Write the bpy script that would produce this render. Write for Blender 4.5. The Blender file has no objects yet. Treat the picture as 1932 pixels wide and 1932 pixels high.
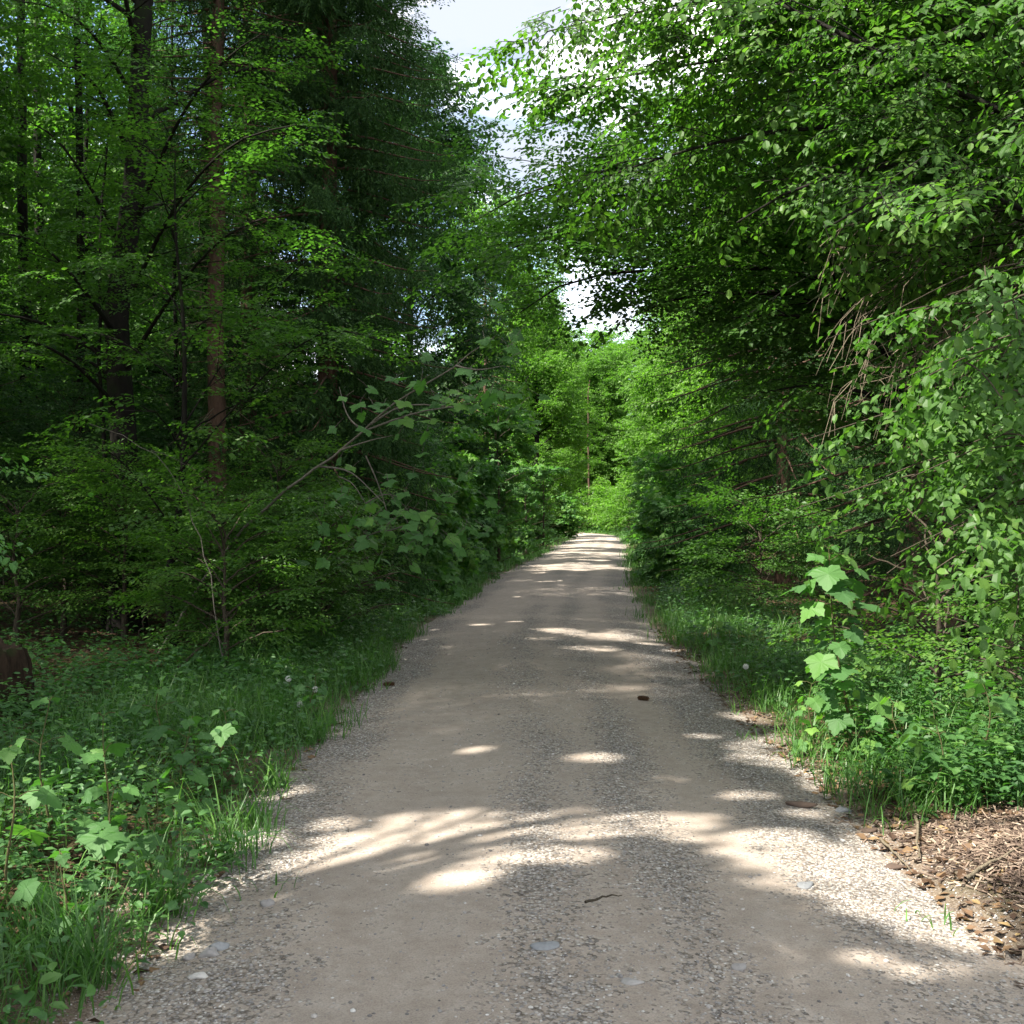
import bpy, math
import numpy as np
from mathutils import Vector

rng = np.random.default_rng(11)
U = rng.uniform
PI = math.pi
C = bpy.context.scene.collection
F, CAMZ, HZ = 2170.0, 1.65, 964.0          # focal length and horizon row measured on the 1932 px view of the photograph


def P(px, py, d):
    """world point seen at that pixel, d metres ahead"""
    return np.array([(px - 966) / F * d, d, CAMZ - (py - HZ) / F * d])


def G(px, py):
    """ground point seen at that pixel"""
    d = CAMZ * F / (py - HZ)
    return np.array([(px - 966) / F * d, d, 0.0])


def nrm(v):
    v = np.asarray(v, float)
    return v / np.maximum(np.linalg.norm(v, axis=-1, keepdims=True), 1e-9)


SUN_EL, SUN_AZ = math.radians(52), math.radians(30)      # sun on the left, somewhat behind
SUN = np.array([-math.cos(SUN_EL) * math.cos(SUN_AZ), -math.cos(SUN_EL) * math.sin(SUN_AZ), math.sin(SUN_EL)])
UP = np.array([0, 0, 1.0])

# ------------------------------------------------------------------ road line and ground height
_ky = np.array([-30, 0, 7, 13, 21, 36, 52, 68, 76, 82, 88, 96, 108, 140.])
_kx = np.array([.4, .24, .22, .27, .64, 2.0, 3.5, 5.0, 5.35, 4.7, 2.8, -2, -12, -44.])
_km = np.gradient(_kx, _ky)


def xc(y):
    y = np.clip(np.asarray(y, float), _ky[0], _ky[-1])
    i = np.clip(np.searchsorted(_ky, y) - 1, 0, len(_ky) - 2)
    h = _ky[i + 1] - _ky[i]
    t = (y - _ky[i]) / h
    return ((2 * t**3 - 3 * t**2 + 1) * _kx[i] + (t**3 - 2 * t**2 + t) * h * _km[i]
            + (-2 * t**3 + 3 * t**2) * _kx[i + 1] + (t**3 - t**2) * h * _km[i + 1])


def sn(x, y, k=1.0, s=0):
    """cheap smooth noise in -1..1"""
    a = 0
    for j, (f, w) in enumerate(((1, .5), (2.1, .28), (4.3, .16), (8.9, .08))):
        q = s * 1.7 + j * 2.3
        a = a + w * (np.sin(k * f * (x * .83 + y * .55) + q) * np.cos(k * f * (y * .91 - x * .47) + q * 1.9 + 1))
    return a * 1.7


def sst(a, b, x):
    t = np.clip((x - a) / (b - a), 0, 1)
    return t * t * (3 - 2 * t)


def gz(x, y):
    x, y = np.asarray(x, float), np.asarray(y, float)
    lat = x - xc(y)
    a = np.abs(lat)
    z = -.07 + .08 * sst(1.25, 1.75, a) + .07 * sst(1.8, 2.8, a)
    z = z + .022 * sn(x, y, 2.6, 1) * sst(1.3, 1.8, a) + .10 * sn(x, y, .45, 3) * sst(2.2, 6, a)
    z = z + .10 * np.exp(-((x - 2.45) / .55) ** 2 - ((y - 5.2) / .8) ** 2)      # bank under the wood chips
    return z


def rz(x, y):
    lat = x - xc(y)
    return .075 - .028 * lat**2 - .012 * np.exp(-((np.abs(lat) - .72) / .25) ** 2) + .006 * sn(x, y, 1.9, 5)


def surf(x, y):
    return np.maximum(gz(x, y), np.where(np.abs(x - xc(y)) < 2.0, rz(x, y), -9))


# ------------------------------------------------------------------ materials
def mat(name):
    m = bpy.data.materials.new(name)
    m.use_nodes = True
    nt = m.node_tree
    b = nt.nodes['Principled BSDF']
    return m, nt, b


def nd(nt, typ, **kw):
    n = nt.nodes.new(typ)
    for k, v in kw.items():
        if k in n.inputs:
            n.inputs[k].default_value = v
        else:
            setattr(n, k, v)
    return n


def ramp(nt, fac, stops):
    r = nt.nodes.new('ShaderNodeValToRGB')
    e = r.color_ramp.elements
    while len(e) < len(stops):
        e.new(.5)
    for el, (p, c) in zip(e, stops):
        el.position = p
        el.color = tuple(c) + (1,) if len(c) == 3 else c
    nt.links.new(fac, r.inputs['Fac'])
    return r.outputs['Color']


def mixc(nt, fac, a, b, mode='MIX'):
    n = nt.nodes.new('ShaderNodeMix')
    n.data_type = 'RGBA'
    n.blend_type = mode
    for s, v in ((n.inputs[0], fac), (n.inputs[6], a), (n.inputs[7], b)):
        if hasattr(v, 'is_output'):
            nt.links.new(v, s)
        else:
            s.default_value = v if not isinstance(v, tuple) or len(v) == 4 else v + (1,)
    return n.outputs[2]


def math_(nt, op, a, b=0.0, c=0.0, clamp=False):
    n = nt.nodes.new('ShaderNodeMath')
    n.operation = op
    n.use_clamp = clamp
    for s, v in zip(n.inputs, (a, b, c)):
        if hasattr(v, 'is_output'):
            nt.links.new(v, s)
        else:
            s.default_value = v
    return n.outputs[0]


def noise(nt, vec, scale, detail=4, rough=.55):
    n = nd(nt, 'ShaderNodeTexNoise', Scale=scale, Detail=detail, Roughness=rough)
    nt.links.new(vec, n.inputs['Vector'])
    return n.outputs['Fac']


def leaf_mat(name, dark, mid, light, tcol, tmix=.45, rough=.46, spec=.2, vein=0):
    """thin leaf: a leaf-by-leaf hue from the 'rnd' attribute, reflecting above and letting light through"""
    m, nt, b = mat(name)
    at = nd(nt, 'ShaderNodeAttribute', attribute_name='rnd')
    oi = nd(nt, 'ShaderNodeObjectInfo')
    f = math_(nt, 'MULTIPLY_ADD', oi.outputs['Random'], .3, -.15)
    f = math_(nt, 'ADD', at.outputs['Fac'], f, clamp=True)
    c = ramp(nt, f, [(0, dark), (.55, mid), (1, light)])
    nt.links.new(c, b.inputs['Base Color'])
    b.inputs['Roughness'].default_value = rough
    b.inputs['Specular IOR Level'].default_value = spec
    t = nt.nodes.new('ShaderNodeBsdfTranslucent')
    nt.links.new(mixc(nt, 1.0, c, tcol, 'MULTIPLY'), t.inputs['Color'])
    mx = nt.nodes.new('ShaderNodeMixShader')
    mx.inputs[0].default_value = tmix
    nt.links.new(b.outputs[0], mx.inputs[1])
    nt.links.new(t.outputs[0], mx.inputs[2])
    nt.links.new(mx.outputs[0], nt.nodes['Material Output'].inputs['Surface'])
    return m


def bark_mat(name, a, b_, lichen=None, scale=6.0):
    m, nt, b = mat(name)
    tc = nt.nodes.new('ShaderNodeTexCoord')
    mp = nd(nt, 'ShaderNodeMapping')
    mp.inputs['Scale'].default_value = (1, 1, .25)
    nt.links.new(tc.outputs['Object'], mp.inputs['Vector'])
    n1 = noise(nt, mp.outputs[0], scale * 3, 6, .65)
    col = ramp(nt, n1, [(.3, a), (.7, b_)])
    if lichen:
        n2 = noise(nt, tc.outputs['Object'], scale * .5, 4)
        k = ramp(nt, n2, [(.52, (0, 0, 0)), (.66, (1, 1, 1))])
        col = mixc(nt, k, col, lichen)
    nt.links.new(col, b.inputs['Base Color'])
    b.inputs['Roughness'].default_value = .9
    b.inputs['Specular IOR Level'].default_value = .08
    bu = nd(nt, 'ShaderNodeBump', Strength=.6, Distance=.02)
    nt.links.new(n1, bu.inputs['Height'])
    nt.links.new(bu.outputs[0], b.inputs['Normal'])
    return m


def rnd_mat(name, stops, rough=.85, spec=.3):
    """piece-by-piece colour from the 'rnd' attribute (stones, chips, dead leaves)"""
    m, nt, b = mat(name)
    at = nd(nt, 'ShaderNodeAttribute', attribute_name='rnd')
    c = ramp(nt, at.outputs['Fac'], stops)
    tc = nt.nodes.new('ShaderNodeTexCoord')
    n = noise(nt, tc.outputs['Object'], 60, 3)
    c = mixc(nt, .35, c, ramp(nt, n, [(.3, (.45, .45, .45)), (.7, (1, 1, 1))]), 'MULTIPLY')
    nt.links.new(c, b.inputs['Base Color'])
    b.inputs['Roughness'].default_value = rough
    b.inputs['Specular IOR Level'].default_value = spec
    return m


M = {}
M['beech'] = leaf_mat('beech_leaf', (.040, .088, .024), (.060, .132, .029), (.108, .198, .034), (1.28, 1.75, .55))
M['beech_shaded'] = leaf_mat('beech_leaf_shaded', (.027, .062, .026), (.040, .088, .032), (.064, .122, .037), (1.15, 1.6, .7))  # darker copy of the beech leaf, with shade put into its colour
M['maple'] = leaf_mat('maple_leaf', (.052, .125, .040), (.080, .185, .048), (.140, .255, .050), (1.15, 1.6, .5), rough=.58, spec=.28)
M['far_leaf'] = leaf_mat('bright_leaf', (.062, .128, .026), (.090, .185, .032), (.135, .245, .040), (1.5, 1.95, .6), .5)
M['needle'] = leaf_mat('spruce_needle', (.016, .040, .015), (.026, .062, .020), (.048, .100, .026), (1.1, 1.4, .6), .2, .7, .08)
M['grass'] = leaf_mat('grass_blade', (.042, .105, .026), (.068, .160, .034), (.115, .225, .046), (1.2, 1.6, .55), .40, .45, .4)
M['herb'] = leaf_mat('herb_leaf', (.036, .095, .030), (.060, .148, .038), (.110, .215, .046), (1.15, 1.6, .5), .38, .5, .4)
M['beech_bark'] = bark_mat('beech_bark', (.006, .0055, .005), (.019, .017, .0145), (.014, .019, .009), 5)
M['spruce_bark'] = bark_mat('spruce_bark', (.050, .030, .022), (.125, .080, .058), None, 7)
M['twig'] = bark_mat('twig_bark', (.032, .026, .019), (.075, .062, .045), None, 20)
M['grey_wood'] = bark_mat('grey_dead_wood', (.075, .068, .055), (.155, .142, .12), None, 14)
M['dead_twig'] = bark_mat('dead_twig', (.085, .070, .050), (.18, .15, .105), None, 22)
M['stem'] = bark_mat('green_stem', (.05, .07, .025), (.10, .075, .04), None, 16)
M['stump'] = bark_mat('rotting_stump', (.010, .007, .005), (.040, .027, .018), (.022, .036, .012), 9)
M['cut_wood'] = bark_mat('cut_wood', (.022, .015, .010), (.06, .042, .028), (.03, .045, .015), 10)
M['stone'] = rnd_mat('gravel_stone', [(0, (.12, .11, .105)), (.3, (.21, .198, .188)), (.6, (.295, .28, .262)), (.85, (.38, .35, .315)), (1, (.52, .50, .47))], .8)
M['pale_stone'] = rnd_mat('pale_stone', [(0, (.17, .18, .19)), (1, (.28, .28, .275))], .7)
M['chip'] = rnd_mat('wood_chip', [(0, (.050, .034, .026)), (.4, (.115, .080, .060)), (.75, (.20, .147, .110)), (1, (.36, .29, .215))], .9)
M['litter'] = rnd_mat('dead_leaf', [(0, (.04, .022, .013)), (.5, (.095, .055, .030)), (.9, (.16, .10, .05)), (1, (.26, .19, .08))], .8)
M['cone'] = bark_mat('cone_scale', (.05, .028, .016), (.13, .075, .04), None, 40)
M['clock'] = rnd_mat('seed_head', [(0, (.6, .6, .58)), (1, (.75, .75, .72))], .9)
M['yellow'] = rnd_mat('yellow_petal', [(0, (.55, .42, .03)), (1, (.7, .55, .05))], .7)


def ground_material():
    m, nt, b = mat('forest_floor')
    tc = nt.nodes.new('ShaderNodeTexCoord')
    v = tc.outputs['Object']
    at = nd(nt, 'ShaderNodeAttribute', attribute_name='lat')
    a = math_(nt, 'ABSOLUTE', at.outputs['Fac'])
    n1, n2, n3 = noise(nt, v, 1.1, 5), noise(nt, v, 22, 5, .7), noise(nt, v, 95, 3, .6)
    litter = ramp(nt, n2, [(.28, (.022, .014, .009)), (.5, (.062, .038, .022)), (.66, (.115, .072, .040)), (.8, (.19, .125, .07))])
    soil = ramp(nt, n3, [(.3, (.09, .066, .048)), (.55, (.19, .15, .115)), (.75, (.34, .30, .25))])
    moss = ramp(nt, n2, [(.3, (.016, .028, .008)), (.7, (.045, .075, .02))])
    k = math_(nt, 'ADD', a, math_(nt, 'MULTIPLY_ADD', n1, .9, -.45))
    k1 = ramp(nt, math_(nt, 'MULTIPLY', k, .25), [(.40, (0, 0, 0)), (.50, (1, 1, 1))])
    col = mixc(nt, k1, soil, litter)
    col = mixc(nt, ramp(nt, n1, [(.50, (0, 0, 0)), (.68, (.75, .75, .75))]), col, mixc(nt, k1, soil, moss))
    nt.links.new(col, b.inputs['Base Color'])
    b.inputs['Roughness'].default_value = .95
    b.inputs['Specular IOR Level'].default_value = .15
    bu = nd(nt, 'ShaderNodeBump', Strength=.9, Distance=.03)
    nt.links.new(n2, bu.inputs['Height'])
    bu2 = nd(nt, 'ShaderNodeBump', Strength=.6, Distance=.01)
    nt.links.new(n3, bu2.inputs['Height'])
    nt.links.new(bu.outputs[0], bu2.inputs['Normal'])
    nt.links.new(bu2.outputs[0], b.inputs['Normal'])
    return m


def gravel_mask_np(lat, x, y):
    """share of loose gravel across the road (0 on the packed wheel tracks)"""
    q = lat + .10 * sn(x, y, 1.1, 7)
    g = (np.exp(-((q + .12) / .19) ** 2) * .56 + np.exp(-((q - .45) / .19) ** 2) * .66
         + sst(.90, 1.30, np.abs(q + .06)) * (.98 - .35 * sst(1.5, 1.85, np.abs(q))))
    return np.clip(g * (1 + .65 * sn(x, y, 1.6, 9)) + .10 * sn(x, y, 3.1, 4), 0, 1)


def road_material():
    m, nt, b = mat('gravel_road')
    tc = nt.nodes.new('ShaderNodeTexCoord')
    v = tc.outputs['Object']
    at = nd(nt, 'ShaderNodeAttribute', attribute_name='grv')
    nb, nm, nf = noise(nt, v, .9, 4), noise(nt, v, 9, 5, .6), noise(nt, v, 140, 3, .6)
    dust = ramp(nt, nm, [(.25, (.245, .204, .168)), (.5, (.300, .256, .214)), (.75, (.355, .310, .265))])
    grit = ramp(nt, nf, [(.32, (.62, .60, .58)), (.5, (1, 1, 1)), (.68, (1.25, 1.25, 1.25))])
    dust = mixc(nt, .55, dust, grit, 'MULTIPLY')
    vo = nd(nt, 'ShaderNodeTexVoronoi', Scale=62.0)
    nt.links.new(v, vo.inputs['Vector'])
    sp = nt.nodes.new('ShaderNodeSeparateColor')
    nt.links.new(vo.outputs['Color'], sp.inputs[0])
    st = ramp(nt, sp.outputs[0], [(0, (.14, .127, .115)), (.35, (.235, .217, .198)), (.7, (.315, .293, .268)), (1, (.47, .45, .415))])
    gap = ramp(nt, vo.outputs['Distance'], [(.30, (1, 1, 1)), (.62, (.55, .50, .45))])
    st = mixc(nt, 1.0, st, gap, 'MULTIPLY')
    vo2 = nd(nt, 'ShaderNodeTexVoronoi', Scale=24.0)
    nt.links.new(v, vo2.inputs['Vector'])
    sp2 = nt.nodes.new('ShaderNodeSeparateColor')
    nt.links.new(vo2.outputs['Color'], sp2.inputs[0])
    k = math_(nt, 'ADD', at.outputs['Fac'], math_(nt, 'MULTIPLY_ADD', nm, 1.3, -.65))
    k = math_(nt, 'ADD', k, math_(nt, 'MULTIPLY_ADD', sp.outputs[1], .8, -.4))
    mask = ramp(nt, k, [(.32, (0, 0, 0)), (.62, (1, 1, 1))])
    col = mixc(nt, mask, dust, st)
    col = mixc(nt, .5, col, ramp(nt, nb, [(.3, (.80, .79, .78)), (.7, (1.12, 1.1, 1.07))]), 'MULTIPLY')
    nt.links.new(col, b.inputs['Base Color'])
    b.inputs['Roughness'].default_value = .92
    b.inputs['Specular IOR Level'].default_value = .2
    h = mixc(nt, mask, nf, math_(nt, 'MULTIPLY_ADD', vo.outputs['Distance'], -1.6, 1.3))
    bu = nd(nt, 'ShaderNodeBump', Strength=.75, Distance=.008)
    nt.links.new(h, bu.inputs['Height'])
    nt.links.new(bu.outputs[0], b.inputs['Normal'])
    return m


# ------------------------------------------------------------------ mesh helpers
def mesh(name, V, faces, mats, parent=None, loc=(0, 0, 0), fattr=None, vattr=None, smooth=False):
    """faces: list of (index array n x k, material slot). Links ONE mesh object; V in world space, loc is its base."""
    V = np.asarray(V, np.float32) - np.asarray(loc, np.float32)
    me = bpy.data.meshes.new(name)
    idx = [np.asarray(f, np.int32) for f, _ in faces]
    ks = np.concatenate([np.full(len(f), f.shape[1], np.int32) for f in idx])
    li = np.concatenate([f.ravel() for f in idx])
    me.vertices.add(len(V))
    me.vertices.foreach_set('co', V.ravel())
    me.loops.add(len(li))
    me.loops.foreach_set('vertex_index', li)
    me.polygons.add(len(ks))
    me.polygons.foreach_set('loop_start', (np.cumsum(ks) - ks).astype(np.int32))
    mi = np.concatenate([np.full(len(f), s, np.int32) for f, (_, s) in zip(idx, faces)])
    me.polygons.foreach_set('material_index', mi)
    me.polygons.foreach_set('use_smooth', np.full(len(ks), smooth))
    for m in (mats if isinstance(mats, (list, tuple)) else [mats]):
        me.materials.append(m)
    for dom, d in (('FACE', fattr), ('POINT', vattr)):
        for k, a in (d or {}).items():
            at = me.attributes.new(k, 'FLOAT', dom)
            at.data.foreach_set('value', np.asarray(a, np.float32))
    me.update(calc_edges=True)
    o = bpy.data.objects.new(name, me)
    C.objects.link(o)
    if parent:
        o.parent = parent
    else:
        o.location = loc
    return o


def tag(o, label=None, cat=None, group=None, kind=None):
    for k, v in (('label', label), ('category', cat), ('group', group), ('kind', kind)):
        if v:
            o[k] = v
    return o


def root(name, loc, label, cat, group=None):
    o = bpy.data.objects.new(name, None)
    o.empty_display_size = .2
    C.objects.link(o)
    o.location = loc
    return tag(o, label, cat, group)


def dup(r, loc, rz_=0.0, sc=1.0, label=None, group=None):
    c = r.copy()
    C.objects.link(c)
    c.location = loc
    c.rotation_euler = (0, 0, rz_)
    c.scale = (sc, sc, sc)
    if label:
        c['label'] = label
    if group:
        c['group'] = group
    for ch in r.children:
        k = ch.copy()
        C.objects.link(k)
        k.parent = c
    return c


def tubes(paths, radii, s=5):
    """paths m x n x 3, radii m x n -> verts, quads"""
    paths, radii = np.asarray(paths, float), np.asarray(radii, float)
    m, n, _ = paths.shape
    t = nrm(np.gradient(paths, axis=1))
    mean = nrm(paths[:, -1] - paths[:, 0])
    ref = np.where(np.abs(mean[:, 2:3]) > .75, np.array([[1, .13, 0.]]), np.array([[.05, .08, 1.]]))[:, None, :]
    a = nrm(np.cross(t, ref))
    b = np.cross(t, a)
    th = np.arange(s) * 2 * PI / s
    V = (paths[:, :, None, :] + radii[:, :, None, None] * (np.cos(th)[None, None, :, None] * a[:, :, None, :]
                                                            + np.sin(th)[None, None, :, None] * b[:, :, None, :]))
    i = np.arange(m)[:, None, None] * n * s + np.arange(n - 1)[None, :, None] * s
    j = np.arange(s)[None, None, :]
    q = np.stack([i + j, i + (j + 1) % s, i + s + (j + 1) % s, i + s + j], -1).reshape(-1, 4)
    return V.reshape(-1, 3), q


class Wood:
    def __init__(self):
        self.by = {}

    def add(self, path, r, s=5):
        path = np.asarray(path, float)
        self.by.setdefault((len(path), s), []).append((path, np.broadcast_to(np.asarray(r, float), (len(path),))))

    def get(self):
        Vs, Fs, off = [], [], 0
        for (n, s), L in self.by.items():
            v, f = tubes(np.array([p for p, _ in L]), np.array([r for _, r in L]), s)
            Vs.append(v)
            Fs.append(f + off)
            off += len(v)
        return np.concatenate(Vs), np.concatenate(Fs)


def resample(path, n):
    path = np.asarray(path, float)
    if len(path) > 2:                       # smooth the corners first
        for _ in range(2):
            q = np.empty((2 * len(path) - 2, 3))
            q[0::2] = .75 * path[:-1] + .25 * path[1:]
            q[1::2] = .25 * path[:-1] + .75 * path[1:]
            path = np.concatenate([path[:1], q, path[-1:]])
    s = np.r_[0, np.cumsum(np.linalg.norm(np.diff(path, axis=0), axis=1))]
    t = np.linspace(0, s[-1], n)
    return np.stack([np.interp(t, s, path[:, k]) for k in range(3)], 1)


# ------------------------------------------------------------------ leaves
# leaf templates: verts (base at origin, tip at +x, upper side +z) and triangles
LEAF = {
    'near': (np.array([[0, 0, 0], [.35, 0, -.015], [.70, 0, -.03], [1, 0, -.13], [.22, .25, .05], [.62, .29, .05], [.22, -.25, .05], [.62, -.29, .05]]),
             np.array([[0, 1, 4], [1, 5, 4], [1, 2, 5], [2, 3, 5], [0, 6, 1], [1, 6, 7], [1, 7, 2], [2, 7, 3]])),
    'mid': (np.array([[0, 0, 0], [.45, .33, .06], [1, 0, -.08], [.45, -.33, .06]]), np.array([[0, 2, 1], [0, 3, 2]])),
    'bunch': (np.array([[0, .16, 0], [0, -.16, 0], [1, 0, 0]]), np.array([[0, 1, 2]])),
}
_h = np.array([[0, .015], [-.09, .15], [-.13, .34], [-.02, .38], [.06, .40], [.10, .53], [.21, .56], [.36, .68], [.39, .55], [.47, .50], [.46, .36], [.57, .39], [.62, .30], [.73, .29], [.76, .18], [.87, .15], [1, 0]])
_o = np.concatenate([_h, _h[-2::-1] * [1, -1]])
_o = np.concatenate([[[.30, 0]], _o])
_z = .05 * np.sin(np.arctan2(_o[:, 1], _o[:, 0] + .1) * 5) - .22 * ((_o[:, 0] - .3) ** 2 + _o[:, 1] ** 2)
_n = len(_o) - 1
LEAF['maple'] = (np.c_[_o, _z], np.array([[0, 1 + i, 1 + (i + 1) % _n] for i in range(_n)])[:, [0, 2, 1]])
LEAF['maple_far'] = (np.array([[0, 0, 0], [-.05, .36, -.04], [.40, .55, -.06], [.45, .24, 0], [1, 0, -.12], [.45, -.24, 0], [.40, -.55, -.06], [-.05, -.36, -.04]]),
                     np.array([[0, 2, 1], [0, 3, 2], [0, 4, 3], [0, 5, 4], [0, 6, 5], [0, 7, 6]]))


def place_leaves(lod, pos, X, N, S):
    """leaf verts (n, nv, 3) at pos pointing along X with upper side N, length S"""
    v, _ = LEAF[lod]
    X = nrm(X)
    Y = nrm(np.cross(N, X))
    Z = np.cross(X, Y)
    S = np.asarray(S, float)[:, None, None]
    return pos[:, None, :] + S * (v[None, :, 0:1] * X[:, None] + v[None, :, 1:2] * Y[:, None] + v[None, :, 2:3] * Z[:, None])


def spray(lod, n_side, leaf, gap, r, tw=3, droop=.16, nz=.24, hang=(-.35, .12)):
    """one flat leafy shoot of length 1: (leaf verts, twig paths)"""
    axes = []
    n = 6
    t = np.linspace(0, 1, n)
    main = np.stack([t, .05 * np.sin(t * 5 + r.uniform(0, 6)), -droop * t**2], 1)
    axes.append((main, 1.0))
    for k in range(n_side):
        s = .12 + .75 * (k + .5) / n_side
        p = np.array([np.interp(s, t, main[:, j]) for j in range(3)])
        a = (1 if k % 2 else -1) * math.radians(r.uniform(38, 55))
        L = .52 * (1 - .55 * s) * r.uniform(.8, 1.2)
        d = np.array([math.cos(a), math.sin(a), r.uniform(-.1, .12)])
        axes.append((p + t[:, None] * L * d + np.stack([0 * t, 0 * t, -droop * .8 * L * t**2], 1), L))
    pos, X, N, S = [], [], [], []
    for ax, L in axes:
        m = max(3, int(L / gap))
        for i in range(m):
            s = (i + .6) / m
            p = np.array([np.interp(s, t, ax[:, j]) for j in range(3)])
            d = nrm(ax[min(5, int(s * 5) + 1)] - ax[int(s * 4.99)])
            sg = 1 if i % 2 else -1
            ang = sg * math.radians(r.uniform(40, 65)) * (1 - .7 * (s > .93))
            side = np.array([-d[1], d[0], 0])
            x = math.cos(ang) * d + math.sin(ang) * side + UP * r.uniform(*hang)
            pos.append(p)
            X.append(x)
            N.append(UP + r.normal(0, nz, 3))
            S.append(leaf * r.uniform(.5, 1.25))
    return place_leaves(lod, np.array(pos), np.array(X), np.array(N), np.array(S)), np.array([a for a, _ in axes])


def needle_shoot(r, n=16, ln=.17):
    """hanging spruce branchlet of length 1 along +x, all needles in bunches"""
    s = np.linspace(.02, 1, n)
    pos = np.stack([s, .03 * np.sin(s * 7 + r.uniform(0, 6)), -.05 * s**2], 1)
    a = r.uniform(0, 2 * PI, n)
    X = np.stack([np.full(n, 1.3), np.cos(a), np.sin(a)], 1)
    return place_leaves('bunch', pos, X, r.normal(0, 1, (n, 3)), ln * r.uniform(.7, 1.3, n)), np.array([np.stack([np.linspace(0, 1, 3), np.zeros(3), np.zeros(3)], 1)])


tr = np.random.default_rng(5)
TPL = {
    'near': ('near', [spray('near', 5, .118, .082, tr, nz=.3, hang=(-.75, .05)) for _ in range(6)]),
    'mid': ('mid', [spray('mid', 5, .122, .088, tr) for _ in range(6)]),
    'far': ('mid', [spray('mid', 4, .21, .16, tr, droop=.25, nz=.75, hang=(-.9, .1)) for _ in range(5)]),
    'maple_mid': ('maple_far', [spray('maple_far', 3, .24, .22, tr, droop=.25, nz=.55, hang=(-.9, .0)) for _ in range(5)]),
    'maple_near': ('maple', [spray('maple', 3, .24, .24, tr, droop=.25) for _ in range(5)]),
    'spruce': ('bunch', [needle_shoot(tr, 20, .15) for _ in range(5)]),
    'spruce_far': ('bunch', [needle_shoot(tr, 9, .27) for _ in range(4)]),
}

# places where the sun comes through: (point, radius) -> the crowns are open along the line from there to the sun
GAPS = []


def gap(p, r, xmax=99.0):
    p = np.asarray(p, float)
    if p[2] == 0:
        p = np.array([p[0], p[1], surf(p[0], p[1])])
    GAPS.append((p, r, xmax))


def open_to_sun(Cn, r):
    keep = np.ones(len(Cn), bool)
    w = r.uniform(.72, 1.12, len(Cn))
    for p, rad, xm in GAPS:
        d = Cn - p
        a = d @ SUN
        c = np.where((a > max(.5, rad * 1.2)) & (Cn[:, 0] < xm) & ((d * d).sum(1) - a * a < (2.2 * rad) ** 2))[0]
        q = d[c] - a[c, None] * SUN
        perp = np.linalg.norm(q, axis=1) * (1.25 - .55 * sn(q[:, 0] * 1.3, q[:, 1] + q[:, 2] * .7, 3.2, p[0] * 3))
        keep[c[perp < rad * w[c]]] = False
    return keep


def build_crown(tpl, sprays, r, prune=True, clear=None, thin=0.0, mult=1, jit=.16):
    """sprays: (pos, dir, up, scale) -> leaf verts, tris, rnd per face, twig paths"""
    lod, T = TPL[tpl]
    pos, X, N, S = (np.array([s[i] for s in sprays], float) for i in range(4))
    X = nrm(X)
    if mult > 1:
        pos, X, N, S = (np.concatenate([a] * mult) for a in (pos, X, N, S))
        k = len(pos) // mult
        pos[k:] += r.normal(0, jit, (len(pos) - k, 3)) * ([1.15, 1.15, .35] if tpl != 'far' else [1, 1, .9])
        X[k:] = nrm(X[k:] + r.normal(0, .4, (len(pos) - k, 3)) * ([1, 1, .35] if tpl != 'far' else [1, 1, 1]))
    Y = nrm(np.cross(N, X))
    Z = np.cross(X, Y)
    which = r.integers(0, len(T), len(pos))
    LV, RN, TW = [], [], []
    for k, (lv, tw) in enumerate(T):
        s = np.where(which == k)[0]
        if not len(s):
            continue
        B = np.stack([X[s], Y[s], Z[s]], 1)                           # m,3,3
        v = pos[s][:, None, None, :] + S[s][:, None, None, None] * np.einsum('lvk,mkj->mlvj', lv, B)
        LV.append(v.reshape(-1, *lv.shape[1:]))
        a = r.uniform(0, 1, len(s))[:, None] * .45 + r.uniform(0, 1, (len(s), len(lv))) * .55
        RN.append(a.ravel())
        w = pos[s][:, None, None, :] + S[s][:, None, None, None] * np.einsum('tnk,mkj->mtnj', tw, B)
        TW.append(w.reshape(-1, *tw.shape[1:]))
    LV, RN, TW = np.concatenate(LV), np.concatenate(RN), np.concatenate(TW)
    keep = np.ones(len(LV), bool)
    Cn = LV.mean(1)
    if prune:
        keep &= open_to_sun(Cn, r)
        tc = TW.mean(1)
        TW = TW[open_to_sun(tc, r)]
    if thin:
        keep &= r.uniform(0, 1, len(LV)) > thin
    if clear is not None:
        keep &= ~clear(Cn)
        TW = TW[~clear(TW.mean(1)) & ~clear(TW[:, -1])]
    return lod, LV[keep], RN[keep], TW


def leaf_mesh(name, lod, LV, RN, m, parent=None, loc=(0, 0, 0)):
    t = LEAF[lod][1]
    nv = LV.shape[1]
    Fc = (np.arange(len(LV))[:, None, None] * nv + t[None]).reshape(-1, 3)
    return mesh(name, LV.reshape(-1, 3), [(Fc, 0)], m, parent, loc, {'rnd': np.repeat(RN, len(t))})


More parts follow.
